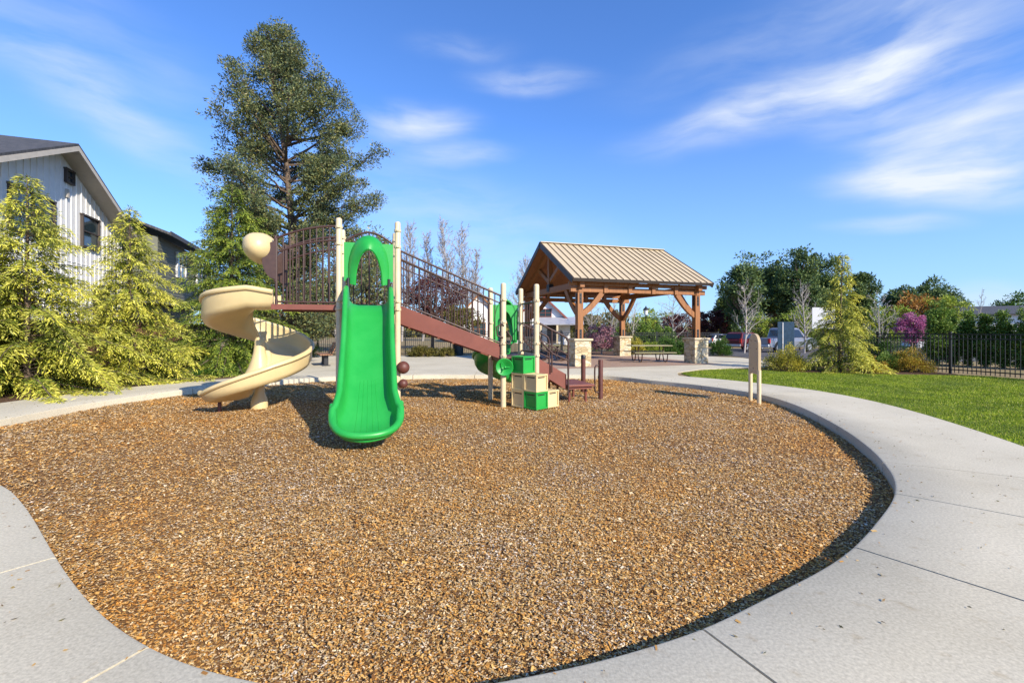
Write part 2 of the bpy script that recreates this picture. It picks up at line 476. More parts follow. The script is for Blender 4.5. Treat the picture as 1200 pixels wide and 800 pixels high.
M['offwhite'] = mat_simple('warm_white_siding', (.80, .79, .77), .65, .05, 4)
M['trim'] = mat_simple('brown_trim', (.055, .042, .036), .55, .12, 5)
M['fascia'] = mat_simple('greige_fascia', (.52, .47, .40), .6, .08, 5)
M['shingle'] = mat_brick_like('roof_shingle', (3, 3, 6), (.05, .052, .058), (.075, .075, .08), (.03, .03, .033), .5, .35, .03)
M['olive'] = mat_simple('olive_siding', (.15, .155, .12), .65, .1, 5)
M['fencewood'] = mat_wood('cedar_fence', (.16, .07, .045), (.24, .11, .075), (6, 6, .6), 3, .8)
M['asphalt'] = mat_ground('asphalt', [(.3, (.085, .08, .08)), (.7, (.13, .12, .115))], .5, 120, .3)
M['paver'] = mat_brick_like('brick_paver', (4, 4, 4), (.36, .235, .16), (.29, .185, .13), (.25, .20, .16), .8, .4, .02, .85)
M['mulchbase'] = mat_ground('wood_chip_bed', [(.3, (.17, .088, .036)), (.7, (.36, .20, .09))], 20, 60, 1.0)
M['soil'] = mat_ground('dark_bark_mulch', [(.3, (.075, .042, .026)), (.7, (.16, .095, .06))], 9, 40, 1.0)
M['dryland'] = mat_ground('dry_grassland', [(.25, (.20, .15, .075)), (.5, (.30, .225, .12)), (.72, (.16, .17, .06))], .16, 14, .7, [(.3, (.7, .7, .7)), (.7, (1.15, 1.15, 1.15))])
M['turf'] = mat_ground('turf_soil', [(.3, (.06, .10, .015)), (.7, (.12, .17, .03))], 1.2, 60, 1.0)
M['blade'] = mat_leaf('grass_blades', [(.0, (.12, .21, .012)), (.5, (.25, .34, .024)), (.85, (.38, .45, .042)), (1, (.48, .44, .13))], .5, .4)
M['chip'] = None
def mat_chip():
    m, nt, b = newmat('wood_chips')
    g = nt.nodes.new('ShaderNodeNewGeometry')
    r = ramp(nt, [(0, (.09, .046, .018)), (.05, (.24, .115, .032)), (.18, (.44, .215, .046)), (.42, (.60, .335, .080)),
                  (.60, (.64, .42, .135)), (.76, (.52, .39, .20)), (.88, (.68, .52, .26)), (1, (.80, .70, .48))])
    nt.links.new(g.outputs['Random Per Island'], r.inputs[0])
    n = noise_node(nt, .55, 5, .62)
    r2 = ramp(nt, [(.36, (1.08, .89, .68)), (.5, (1.0, .96, 1.0)), (.66, (.94, .97, 1.30))]); nt.links.new(n.outputs['Fac'], r2.inputs[0])
    mx = nt.nodes.new('ShaderNodeMix'); mx.data_type = 'RGBA'; mx.blend_type = 'MULTIPLY'; mx.inputs[0].default_value = 1
    nt.links.new(r.outputs[0], mx.inputs[6]); nt.links.new(r2.outputs[0], mx.inputs[7])
    nt.links.new(mx.outputs[2], b.inputs['Base Color']); b.inputs['Roughness'].default_value = .85; b.inputs['Specular IOR Level'].default_value = .25
    return m
M['chip'] = mat_chip()
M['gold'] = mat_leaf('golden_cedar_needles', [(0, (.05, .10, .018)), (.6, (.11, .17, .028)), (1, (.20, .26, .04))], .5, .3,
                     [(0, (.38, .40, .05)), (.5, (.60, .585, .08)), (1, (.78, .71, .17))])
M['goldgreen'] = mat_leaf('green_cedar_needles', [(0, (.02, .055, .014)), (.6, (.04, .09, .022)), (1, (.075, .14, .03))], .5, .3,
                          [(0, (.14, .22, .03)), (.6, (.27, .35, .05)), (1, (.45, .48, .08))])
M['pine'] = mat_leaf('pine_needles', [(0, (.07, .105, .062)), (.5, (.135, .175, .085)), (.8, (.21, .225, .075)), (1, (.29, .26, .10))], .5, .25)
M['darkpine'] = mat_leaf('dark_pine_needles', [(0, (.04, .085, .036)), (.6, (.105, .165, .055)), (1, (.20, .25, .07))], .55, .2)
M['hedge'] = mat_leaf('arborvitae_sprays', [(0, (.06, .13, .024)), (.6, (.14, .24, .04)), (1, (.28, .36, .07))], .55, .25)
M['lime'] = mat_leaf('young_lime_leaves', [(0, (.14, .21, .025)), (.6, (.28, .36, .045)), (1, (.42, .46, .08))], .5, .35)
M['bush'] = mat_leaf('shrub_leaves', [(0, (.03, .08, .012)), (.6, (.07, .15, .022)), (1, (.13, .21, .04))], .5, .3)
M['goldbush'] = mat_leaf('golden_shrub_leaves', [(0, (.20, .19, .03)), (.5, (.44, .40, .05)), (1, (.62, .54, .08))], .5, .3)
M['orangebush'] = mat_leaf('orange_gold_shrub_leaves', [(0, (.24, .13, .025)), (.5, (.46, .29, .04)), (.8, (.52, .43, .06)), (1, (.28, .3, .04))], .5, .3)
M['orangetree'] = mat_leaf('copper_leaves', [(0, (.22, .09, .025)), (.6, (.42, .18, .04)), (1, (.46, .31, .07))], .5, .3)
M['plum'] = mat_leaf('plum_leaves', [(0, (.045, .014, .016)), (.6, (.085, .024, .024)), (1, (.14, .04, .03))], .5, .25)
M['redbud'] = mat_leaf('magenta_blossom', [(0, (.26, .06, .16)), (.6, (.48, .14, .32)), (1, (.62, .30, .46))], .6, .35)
M['pinkbud'] = mat_leaf('dusty_pink_blossom', [(0, (.22, .09, .11)), (.5, (.46, .22, .29)), (1, (.62, .40, .46))], .6, .35)
M['olivebush'] = mat_leaf('olive_leaves', [(0, (.07, .07, .02)), (.6, (.14, .13, .03)), (1, (.22, .18, .05))], .5, .3)
M['twig'] = mat_simple('twigs', (.24, .20, .18), .9, .3, 9)
M['dryleaf'] = mat_leaf('dry_leaf', [(0, (.10, .06, .03)), (.5, (.22, .14, .06)), (1, (.16, .17, .05))], .7, .1)

# ------------------------------------------------------------------ outline of the chip bed
px_far = [(0, 500), (100, 480), (200, 464), (300, 453), (380, 446.5), (480, 443.8), (560, 443.5), (640, 443.5), (707, 444.3)]
px_right = [(761, 445), (820, 451), (885, 460.5), (932, 474), (979, 497), (1017, 523), (1041, 549), (1049, 567), (1046, 584), (1027, 610),
            (998.5, 641), (960.5, 667), (894, 700), (818, 738), (780, 748), (720, 768), (640, 785), (575, 798)]
px_left = [(330, 801), (280, 792), (240, 783), (200, 768), (165, 750), (130, 727), (100, 697), (75, 664), (55, 632), (40, 606), (20, 580), (0, 566)]
ctrl = [gp(x, y, CH - MZ) for x, y in px_far] + [gp(x, y) for x, y in px_right] + [(-.55, 1.80)] + [gp(x, y) for x, y in px_left] + \
       [(-5.6, 4.62), (-6.9, 5.25), (-7.9, 6.1), (-8.35, 6.8)]

def catmull(P, n=14):
    out = []; m = len(P)
    for i in range(m):
        p0, p1, p2, p3 = (np.array(P[(i + k - 1) % m]) for k in range(4))
        for j in range(n):
            t = j / n
            out.append(.5 * ((2 * p1) + (p2 - p0) * t + (2 * p0 - 5 * p1 + 4 * p2 - p3) * t * t + (3 * p1 - p0 - 3 * p2 + p3) * t ** 3))
    return np.array(out)

def resample(P, step):
    Q = np.vstack([P, P[:1]]); d = np.r_[0, np.cumsum(np.linalg.norm(np.diff(Q, axis=0), axis=1))]
    n = int(d[-1] / step); s = np.linspace(0, d[-1], n, endpoint=False)
    return np.c_[np.interp(s, d, Q[:, 0]), np.interp(s, d, Q[:, 1])]

INNER = resample(catmull(ctrl), .10)
for _ in range(6):
    INNER = .5 * INNER + .25 * (np.roll(INNER, 1, 0) + np.roll(INNER, -1, 0))
def normals(P, k=4):
    t = np.roll(P, -k, 0) - np.roll(P, k, 0); t /= np.linalg.norm(t, axis=1, keepdims=True)
    area = np.sum(P[:, 0] * np.roll(P[:, 1], -1) - np.roll(P[:, 0], -1) * P[:, 1])
    n = np.c_[t[:, 1], -t[:, 0]]
    return n if area > 0 else -n
NRM = normals(INNER)
NSM = NRM.copy()
for _ in range(40): NSM = .5 * NSM + .25 * (np.roll(NSM, 1, 0) + np.roll(NSM, -1, 0))
NSM /= np.linalg.norm(NSM, axis=1, keepdims=True)
RW = 1.8
def offset(d): return INNER + NSM * d

def in_poly(pts, poly):
    x = pts[:, 0]; y = pts[:, 1]; c = np.zeros(len(pts), bool); j = len(poly) - 1
    for i in range(len(poly)):
        xi, yi = poly[i]; xj, yj = poly[j]
        if yi != yj:
            c ^= ((yi > y) != (yj > y)) & (x < (xj - xi) * (y - yi) / (yj - yi) + xi)
        j = i
    return c

def sheet(name, poly, z, mat, kind='structure', skirt=0.0, bev=False):
    tri = tessellate_polygon([[Vector((p[0], p[1], 0)) for p in poly]])
    mb = MB(); n = len(poly)
    vs = [(p[0], p[1], z) for p in poly]
    fs = [tuple(t) for t in tri]
    if skirt:
        vs += [(p[0], p[1], z - skirt) for p in poly]
        fs += [(i, (i + 1) % n, n + (i + 1) % n, n + i) for i in range(n)]
    mb.add(vs, fs)
    o = mb.build(name, mat, recalc=True)
    # faces up
    me = o.data
    if me.polygons[0].normal.z < 0: me.flip_normals()
    return tag(o, kind=kind)

def fall(x, y):
    """the car park and the land beyond fall away gently towards the right"""
    s = min(1, max(0, (x - 2) / 8.0)); s = s * s * (3 - 2 * s)
    return -.022 * min(30, max(0, y - 25)) * s

# ground: one sheet with the chip bed cut out of it
def build_ground():
    hole = offset(.25)[::6]
    outer = [(-45, -30), (45, -30), (45, 25), (-45, 25)]
    tri = tessellate_polygon([[Vector((p[0], p[1], 0)) for p in outer], [Vector((p[0], p[1], 0)) for p in hole]])
    pts = outer + [tuple(p) for p in hole]
    mb = MB(); mb.add([(p[0], p[1], -.03) for p in pts], [tuple(t) for t in tri])
    xs = [-900, -400, -150, -45, -20, -8, 0, 2, 4, 6, 8, 10, 14, 20, 30, 45, 100, 300, 900]
    ys = [25, 28, 32, 36, 40, 45, 50, 55, 70, 120, 300, 1500]
    mb.add([(x, y, -.03 + fall(x, y)) for y in ys for x in xs],
           [(j * len(xs) + i, j * len(xs) + i + 1, (j + 1) * len(xs) + i + 1, (j + 1) * len(xs) + i) for j in range(len(ys) - 1) for i in range(len(xs) - 1)])
    mb.add([(-900, -400, -.03), (-45, -400, -.03), (-45, 25, -.03), (-900, 25, -.03), (45, -400, -.03), (900, -400, -.03), (900, 25, -.03), (45, 25, -.03), (-45, -30, -.03), (45, -30, -.03)],
           [(0, 1, 2, 3), (4, 5, 6, 7), (1, 4, 9, 8)])
    o = mb.build('ground', M['dryland'], recalc=False)
    bm = bmesh.new(); bm.from_mesh(o.data)
    for f in bm.faces:
        f.normal_update()
        if f.normal.z < 0: f.normal_flip()
    bm.to_mesh(o.data); bm.free()
    tag(o, kind='structure')
build_ground()

# chip bed base, gently uneven
def chip_height(x, y):
    return MZ + .006 * np.sin(x * 1.3 + .7 * y) + .005 * np.sin(2.3 * y - x * .6) + .003 * np.sin(5.1 * x + 3.3 * y)
EDGE_IN = INNER
def build_bed():
    out = offset(.12)[::3]
    o = sheet('wood_chip_bed', [tuple(p) for p in out], MZ - .026, M['mulchbase'])
build_bed()

def build_chips():
    rng = np.random.default_rng(5)
    x0, y0 = INNER.min(0); x1, y1 = INNER.max(0)
    def cand(n):
        p = np.c_[rng.uniform(x0, x1, n), rng.uniform(y0, y1, n)]
        return p[in_poly(p, offset(.05)[::2])]
    p = cand(2300000)
    d = np.hypot(p[:, 0], p[:, 1])
    keep = rng.random(len(p)) < np.clip(1.45 - d / 5.5, .24, 1.0)
    p = p[keep]; d = d[keep]; n = len(p)
    L = rng.uniform(.010, .026, n) * (1 + .7 * (rng.random(n) < .06)) * np.clip(.62 + .085 * d, .75, 1.7)
    W = L * rng.uniform(.28, .62, n)
    az = rng.uniform(0, 2 * np.pi, n); pit = rng.normal(0, .19, n); rol = rng.normal(0, .21, n)
    z = chip_height(p[:, 0], p[:, 1]) - .02 + rng.uniform(0, .022, n)
    m_ = len(INNER); ki = rng.integers(0, m_, 220); kf = .03 + .55 * rng.random(220) ** 2.6
    kp = INNER[ki] + NSM[ki] * kf[:, None]
    p[:220] = kp; z[:220] = .004
    pit[:220] *= .4; rol[:220] *= .4
    D = np.c_[np.cos(az) * np.cos(pit), np.sin(az) * np.cos(pit), np.sin(pit)]
    S0 = np.c_[-np.sin(az), np.cos(az), np.zeros(n)]
    Nn = np.cross(D, S0); S = S0 * np.cos(rol)[:, None] + Nn * np.sin(rol)[:, None]
    C = np.c_[p, z]
    l = (L / 2)[:, None]; w = (W / 2)[:, None]
    j = lambda: rng.uniform(.55, 1.05, (n, 1))
    V = np.stack([C - D * l * j() - S * w * j(), C + D * l * j() - S * w * j(), C + D * l * j() + S * w * j(), C - D * l * j() + S * w * j()], axis=1).reshape(-1, 3)
    o = np_mesh('wood_chips', V, 4, M['chip']); tag(o, 'loose golden brown wood chips covering the playground bed', 'wood chips', kind='stuff')
build_chips()

# path: concrete ring in cast lengths with open joints, rounded kerb edge
def nearest_i(p):
    return int(np.argmin(np.linalg.norm(INNER - np.array(p), axis=1)))
def build_path():
    n = len(INNER)
    j = [nearest_i(gp(*q)) for q in [(1000, 643), (1052, 578), (1034, 540), (818, 739), (65, 675 - 20), (955, 486), (890, 462), (822, 451.5)]]
    j += [nearest_i(q) for q in [(-5.2, 4.5), (-7.4, 5.6), (-8.5, 7.6), (-8.5, 9.4), (-8.0, 11.3), (-6.9, 13.2), (-5.2, 14.55), (-3.2, 15), (-1.2, 15), (.8, 15), (2.8, 14.7), (4.0, 13.3)]]
    j += [nearest_i(q) for q in [(-1.7, 2.1), (-.3, 1.8)]]
    j = sorted(set(j))
    prof = [(0.0, -.32), (0.0, -.022), (.006, -.007), (.022, 0.0)]
    # arc positions as floats, gap 14 mm
    def at(f, off, z):
        i0 = int(math.floor(f)) % n; i1 = (i0 + 1) % n; t = f - math.floor(f)
        p = INNER[i0] * (1 - t) + INNER[i1] * t; nn = NSM[i0] * (1 - t) + NSM[i1] * t
        return (p[0] + nn[0] * off, p[1] + nn[1] * off, z)
    mb = MB()
    for a, b in zip(j, j[1:] + [j[0] + n]):
        g = .075
        fs = [a + g] + list(np.arange(a + 1, b, 1.0)) + [b - g]
        st = []
        for f in fs:
            st.append([at(f, o, z) for o, z in prof] + [at(f, RW * k, 0) for k in (.33, .66)] + [at(f, RW - .015, 0), at(f, RW, -.012), at(f, RW, -.12)])
        mb.sweep(st, True)
    tag(mb.build('path', M['concrete'], smooth=30), kind='structure')
build_path()

ringmid = offset(1.2)
def ring_part(p0, p1):
    a = nearest_i(p0); b = nearest_i(p1); n = len(INNER)
    if b < a: b += n
    f = [tuple(ringmid[i % n]) for i in range(a, b + 1, 5)]
    a2, b2 = nearest_i(p1), nearest_i(p0)
    if b2 < a2: b2 += n
    g = [tuple(ringmid[i % n]) for i in range(a2, b2 + 1, 5)][::-1]
    return f if len(f) < len(g) else g

# plaza behind the chips
pl = [(-9.6, 14.6), (-10.6, 17.0), (-11.4, 19.6), (-11.8, 25.9), (2.8, 26.6), (9.6, 27.2), (12.2, 24.0), (12.0, 20.5), (9.9, 18.0), (8.3, 17.5), (7.0, 17.0), (5.7, 15.7)]
pl += [(5.35, 14.6)] + ring_part((4.6, 12.6), (-6.2, 14.0))
tag(sheet('plaza', pl, -.006, M['concrete'], skirt=.02), kind='structure')
# brick paving under the shelter
t18 = R(18); ax = np.array([math.cos(t18), math.sin(t18)]); bx_ = np.array([-math.sin(t18), math.cos(t18)]); FL = np.array([2.75, 18.6])
pv = [tuple(FL + ax * a + bx_ * b) for a, b in ((-1.6, -1.0), (6.3, -1.0), (6.3, 7.4), (-1.6, 7.4))]
sheet('paving', pv, -.001, M['paver'])
# car park: asphalt that falls away to the right
def build_carpark():
    mb = MB(); xs = [12.2, 14, 18, 24, 34, 50]; ys = [21.5, 25, 29, 34, 40, 46, 52]
    mb.add([(x + (y - 21) * .1 - (0.0 if y > 24 else 0.0), y, fall(x, y) - .018) for y in ys for x in xs],
           [(j * 6 + i, j * 6 + i + 1, (j + 1) * 6 + i + 1, (j + 1) * 6 + i) for j in range(6) for i in range(5)])
    tag(mb.build('car_park', M['asphalt']), kind='structure')
    mb = MB(); mb.add([(x, y, fall(x, y) - .014) for y in (26.6, 33, 40) for x in (7.6, 10, 14.2)], [(0, 1, 4, 3), (1, 2, 5, 4), (3, 4, 7, 6), (4, 5, 8, 7)])
    tag(mb.build('driveway', M['asphalt']), kind='structure')
build_carpark()

# lawn
LAWN = [(5.75, 15.45), (7.1, 16.75), (8.3, 17.2), (9.3, 16.6), (10.2, 15.7), (12.5, 15.0), (14.6, 14.7), (15.1, 14.4), (15.75, 12.3), (17.2, 7.4), (18.5, 3), (19, -8), (2, -8), (1.5, -1.5)]
LAWN += ring_part((1.1, 2.1), (4.6, 12.6))[::1]
sheet('lawn', LAWN, -.012, M['turf'])
def build_grass():
    rng = np.random.default_rng(9)
    n = 640000
    p = np.c_[rng.uniform(3, 18, n), rng.uniform(1.0, 17.3, n)]
    p = p[in_poly(p, LAWN)]
    p = p[~in_poly(p, offset(RW - .01)[::3])]
    # only a broad view cone round the camera
    p = p[(p[:, 1] > -.5) & (p[:, 0] < p[:, 1] * 1.35 + 2.5)]
    d = np.hypot(p[:, 0], p[:, 1])
    p = p[rng.random(len(p)) < np.clip(1.3 - d / 25, .5, 1)]
    n = len(p); d = np.hypot(p[:, 0], p[:, 1])
    P = np.c_[p, np.full(n, -.013)]
    D = unit(np.c_[rng.normal(0, .42, n), rng.normal(0, .42, n), np.ones(n)])
    patch = .75 + .35 * np.sin(p[:, 0] * 1.1 + 1.7 * np.sin(p[:, 1] * .7)) * np.sin(p[:, 1] * 1.9)
    L = rng.uniform(.025, .055, n) * patch; W = rng.uniform(.004, .008, n) * np.clip(d / 7, .8, 2)
    np_m = np_mesh('grass', leaf_quads(P, D, L, W, rng), 4, M['blade']); tag(np_m, 'short green lawn grass to the right of the curved path', 'grass', kind='stuff')
build_grass()

# planting beds
BEDL = ring_part((-8.3, 6.6), (-6.2, 14.0))[::-1] if False else []
bl = ring_part((-8.4, 6.9), (-5.9, 14.3))
sheet('planting_bed', bl + [(-9.5, 14.8), (-10.5, 17), (-11.3, 19.6), (-11.7, 26), (-16, 27.5), (-14.5, 20), (-12.6, 10), (-12.5, 4.0), (-10.2, 4.0)], -.011, M['soil'])
sheet('shrub_bed', [(8.35, 17.25), (9.3, 16.65), (10.2, 15.75), (12.5, 15.05), (14.55, 14.75), (14.9, 15.3), (14.2, 18.0), (13.4, 20.5), (11.8, 20.2), (9.9, 17.9), (8.6, 17.5)], -.0085, M['soil'])
# low island bed beyond the plaza
def soil_bed(name, poly): sheet(name, poly, .0, M['soil'])
soil_bed('island_bed', [(2.0, 26.9), (9.4, 27.5), (9.0, 31.5), (1.5, 31.5)])

def litter():
    rng = np.random.default_rng(21); P = []
    R1 = offset(.1); n = len(INNER)
    for _ in range(620):
        i = rng.integers(n); f = rng.random() ** 1.5
        q = INNER[i] + NSM[i] * (.05 + f * (RW - .1))
        if q[1] < .8: continue
        P.append(q)
    P = np.array(P); n = len(P); P3 = np.c_[P, np.full(n, .004)]
    az = rng.uniform(0, 6.28, n); D = np.c_[np.cos(az), np.sin(az), rng.uniform(.02, .3, n)]
    o = np_mesh('leaf_litter', leaf_quads(P3, D, rng.uniform(.008, .034, n), rng.uniform(.006, .014, n), rng), 4, M['dryleaf'])
    tag(o, 'scattered dry leaves and chips on the concrete path', 'leaf litter', kind='stuff')
litter()

# ------------------------------------------------------------------ play structure
PHI = R(17)
P1 = (-3.31, 8.70)
U = Vector((math.cos(PHI), math.sin(PHI), 0)); V_ = Vector((-math.sin(PHI), math.cos(PHI), 0))
def to_local(x, y):
    d = Vector((x - P1[0], y - P1[1], 0)); return d.dot(U), d.dot(V_)
play = thing('play_structure', 'large playground set with green slide, cream spiral slide, brown bridge and stair', 'playground', (P1[0], P1[1], 0), PHI)
S = 1.09; DZ = 1.92; GZ = MZ - .05

def post(u, v, top, r=.057):
    mb = MB()
    mb.lathe([(r, GZ), (r, top - .05), (r * .93, top - .022), (r * .72, top - .007), (r * .3, top)], (u, v, 0), 18)
    p = mb.build('post', M['cream'], play, True)
    return p
def collars(p, u, v, zs, r=.057):
    for z in zs:
        mb = MB()
        mb.lathe([(r + .002, z - .028), (r + .012, z - .024), (r + .012, z + .024), (r + .002, z + .028)], (u, v, 0), 18)
        mb.box((u + .0, v - r - .012, z), (.05, .03, .035))
        mb.build('collar', M['cream'], p, True)
p1 = post(0, 0, 3.6); p2 = post(S, 0, 3.6); p3 = post(0, S, 3.6); p4 = post(S, S, 3.6)
for p, u, v in ((p1, 0, 0), (p2, S, 0), (p3, 0, S), (p4, S, S)):
    collars(p, u, v, (DZ + .10, DZ - .06, 3.42, 3.10))
T2 = to_local(-.18, 9.40); TU, TV = .73, 1.07; D2 = .90
q5 = (T2[0], T2[1]); q6 = (T2[0] + TU, T2[1]); q7 = (T2[0], T2[1] + TV); q8 = (T2[0] + TU, T2[1] + TV)
for (u, v) in (q5, q6, q7, q8):
    p = post(u, v, 2.43); collars(p, u, v, (D2 + .28, D2 + .02, 2.08, 1.62))

def perforated_deck(name, u0, u1, v0, v1, z):
    mb = MB(); mb.box(((u0 + u1) / 2, (v0 + v1) / 2, z - .02), (u1 - u0, v1 - v0, .04))
    for (a, b, c, d) in ((u0, v0, u1, v0), (u0, v1, u1, v1), (u0, v0, u0, v1), (u1, v0, u1, v1)):
        mb.bar((a, b, z - .06), (c, d, z - .06), .035, .117)
    for k in range(1, 3):
        uu = u0 + (u1 - u0) * k / 3; mb.bar((uu, v0 + .03, z - .075), (uu, v1 - .03, z - .075), .03, .06)
    return mb.build(name, M['brown'], play, bevel=.004)
perforated_deck('deck', .03, S - .03, .03, S - .03, DZ)
perforated_deck('deck', q5[0] + .03, q6[0] - .03, q5[1] + .03, q7[1] - .03, D2)
# bridge deck with reddish side beams
mb = MB()
mb.box((-.59, S / 2, DZ - .03), (1.12, S - .10, .04))
mb.build('bridge_deck', M['brown'], play, bevel=.004)
for v in (.015, S - .015):
    mb = MB(); mb.box((-.59, v, DZ - .035), (1.16, .035, .10)); mb.build('bridge_beam', M['redbrown'], play, bevel=.004)

def arch_rail(v, name='bridge_railing'):
    """arched barrier along the bridge"""
    mb = MB(); n = 16
    def ztop(u):
        t = -u / 1.14
        return 3.44 - .30 * t * t - .02 * t
    us = [-.055 - 1.03 * k / n for k in range(n + 1)]
    mb.tube([(u, v, ztop(u)) for u in us], .022, 8)
    mb.tube([(u, v, ztop(u) - .27) for u in us], .017, 8)
    mb.tube([(us[0], v, DZ + .06), (us[-1], v, DZ + .06)], .017, 8)
    for k in range(1, 9):
        u = us[0] + (us[-1] - us[0]) * k / 9
        mb.cyl((u, v, DZ + .06), (u, v, ztop(u)), .0125, 8)
    mb.cyl((us[-1], v, DZ), (us[-1], v, ztop(us[-1])), .022, 8)
    mb.cyl((us[-1] - .0, v + .0, DZ), (us[-1], v, DZ + .1), .028, 8)
    mb.build(name, M['brown_rail'], play, 40)
arch_rail(.02); arch_rail(S - .02)
# barrier on the back of the high deck
mb = MB()
def bz(t): return 3.36 + .22 * math.sin(math.pi * t)
mb.tube([(.06 + (S - .12) * k / 12, S, bz(k / 12)) for k in range(13)], .022, 8)
mb.tube([(.06, S, DZ + .08), (S - .06, S, DZ + .08)], .018, 8); mb.tube([(.06, S, 3.2), (S - .06, S, 3.2)], .016, 8)
for k in range(1, 6): mb.cyl((.06 + (S - .12) * k / 6, S, DZ + .08), (.06 + (S - .12) * k / 6, S, bz(k / 6)), .018 if k == 3 else .0125, 8)
mb.build('deck_railing', M['brown_rail'], play, 40)

# wing plates and hood over the spiral slide entry
for v in (.0, S):
    mb = MB()
    pts = [(-1.09, v, 3.10)] + [(-1.10 - .22 * math.sin(math.pi * k / 14), v, 2.74 + .35 * math.cos(math.pi * k / 14)) for k in range(15)] + [(-1.09, v, 2.38)]
    mb.slab(pts, (0, .02, 0)); mb.build('wing_plate', M['brown_rail'], play, bevel=.004)
mb = MB()
ring_ = []
for i in range(15):
    a = math.pi * i / 14                 # across the walkway
    st = []
    for k in range(19):
        b = math.pi * k / 18
        # domed scoop: rounded nose towards the slide
        st.append((a, b))
    ring_.append(st)
mb.sphere((-1.40, .30, 2.97), (.29, .46, .275), 28, 18)
hood = mb.build('entry_hood', M['beige'], play, 60)
for vtx in hood.data.vertices:
    if vtx.co.z < 2.99:
        vtx.co.z = 2.99 + (vtx.co.z - 2.99) * (1.0 + .15 * (vtx.co.x + 1.43))
    t = (-1.43 - vtx.co.x) / .285
    vtx.co.z += .05 * max(0, t) + (.03 if vtx.co.z > 2.99 else 0)
mb = MB(); mb.tube([(-1.10, .03, 2.35), (-1.10, .03, 3.2)], .03, 10); mb.tube([(-1.10, S - .03, 2.35), (-1.10, S - .03, 3.2)], .03, 10)
mb.build_each('entry_post', M['brown_rail'], play, smooth=40)

# spiral slide
CU, CV = to_local(-5.18, 9.33)
def trough_profile(w, hl, hr, th=.03, lip=.045):
    """closed section, x to the right, z up, bed at 0"""
    def side(s, h):
        q = min(1.0, max(0.0, w) / .26); a = lambda o: max(0.0, w - o * q)
        m1 = min(.09, h * .45); m0 = min(.03, h * .15)
        return [(s * a(.20), .004), (s * a(.10), m0), (s * a(.05), m1), (s * a(.035), max(m1, h - .05)), (s * a(.028), h - .012),
                (s * (w - .004), h + .012), (s * (w + .030), h + .012), (s * (w + lip + .012), h - .012), (s * (w + lip + .016), h - .05), (s * (w + lip - .006), h - .075), (s * (w + .012), h - .072),
                (s * (w + .004), h - .10), (s * a(.01), min(.075, h - .11)), (s * a(.07), -.02 * q), (s * a(.19), -.045 * q)]
    r = side(1, hr); l = side(-1, hl)
    return l[::-1] + [(0, -.048)][:0] + [(0, 0)][:0] + [] if False else (r, l)
def section(o, rt, up, w, hl, hr):
    r, l = trough_profile(w, hl, hr)
    # inner run of left (from lip to bed), inner run of right, outer run of right, outer run of left
    inner_l = l[:7][::-1]; inner_r = r[:7]; outer_r = r[7:]; outer_l = l[7:][::-1]
    pts = inner_l + inner_r + outer_r + outer_l
    o = Vector(o); rt = Vector(rt); up = Vector(up)
    return [o + rt * x + up * z for x, z in pts]
mb = MB(); sts = []
import itertools
th0, th1 = R(287) - PHI, R(-132) - PHI
def bedz(th):
    d = math.degrees(th + PHI)
    if d > 180: return 1.90 - .0038 * (287 - d)
    return 1.493 - (180 - d) * (1.383 / 312)
N = 64
# straight entry
for k in range(4):
    uu = -1.10 - (abs(CU + .6 * math.cos(th0)) - 1.10) * k / 4 if False else None
e0 = Vector((CU + .6 * math.cos(th0), CV + .6 * math.sin(th0), 0))
td = Vector((math.sin(th0), -math.cos(th0), 0))
for k in range(4):
    t = (4 - k) * .11
    p = e0 - td * t
    rt = Vector((td.y, -td.x, 0))
    sts.append(section((p.x, p.y, DZ - .01 - .006 * k), rt, (0, 0, 1), .40 + .0025 * k, .29 + .025 * k, .24 - .01 * k))
for k in range(N + 1):
    th = th0 + (th1 - th0) * k / N
    rad = Vector((math.cos(th), math.sin(th), 0)); rt = -rad      # clockwise travel: right hand points to the centre
    f = k / N
    hl = float(np.interp(f, [0, .12, .4, .62, .8, 1], [.37, .46, .48, .36, .33, .17]))
    hr = float(np.interp(f, [0, .3, .6, 1], [.20, .16, .12, .10]))
    bank = Vector((0, 0, 1)) - rad * .10 * min(1.0, f / .18)
    sts.append(section((CU + .6 * rad.x, CV + .6 * rad.y, bedz(th)), rt, bank.normalized(), .41, hl, hr))
# run-out
th = th1; rad = Vector((math.cos(th), math.sin(th), 0)); td = Vector((math.sin(th), -math.cos(th), 0))
for k in range(1, 6):
    t = k * .07; sh = (k / 5) ** 2
    p = Vector((CU + .6 * rad.x, CV + .6 * rad.y, bedz(th) - .02 * k / 5)) + td * t
    sts.append(section(p, -rad, (0, 0, 1), .41 - .20 * sh, .20 - .12 * sh, .10 - .02 * sh))
mb.sweep(sts)
spiral = mb.build('spiral_slide', M['beige'], play, 50)
mb = MB(); mb.lathe([(.16, GZ), (.155, .0), (.13, .08), (.10, .16), (.085, .5)], (CU, CV, 0), 24)
mb.build('support_pole', M['beige'], spiral, 50)
mb = MB(); mb.lathe([(.40, .40), (.335, .48), (.26, .58), (.20, .70), (.15, .85), (.115, 1.00), (.095, 1.15), (.085, 1.26), (.06, 1.31), (.02, 1.33)], (CU, CV, 0), 28)
mb.build('centre_cone', M['beige'], spiral, 60)
ex = Vector((CU + .6 * rad.x, CV + .6 * rad.y, 0)) + td * .05
mb = MB(); mb.cyl((ex.x - .1, ex.y, GZ), (ex.x - .1, ex.y, .06), .035, 12); mb.build('exit_foot', M['brown'], spiral, 40)

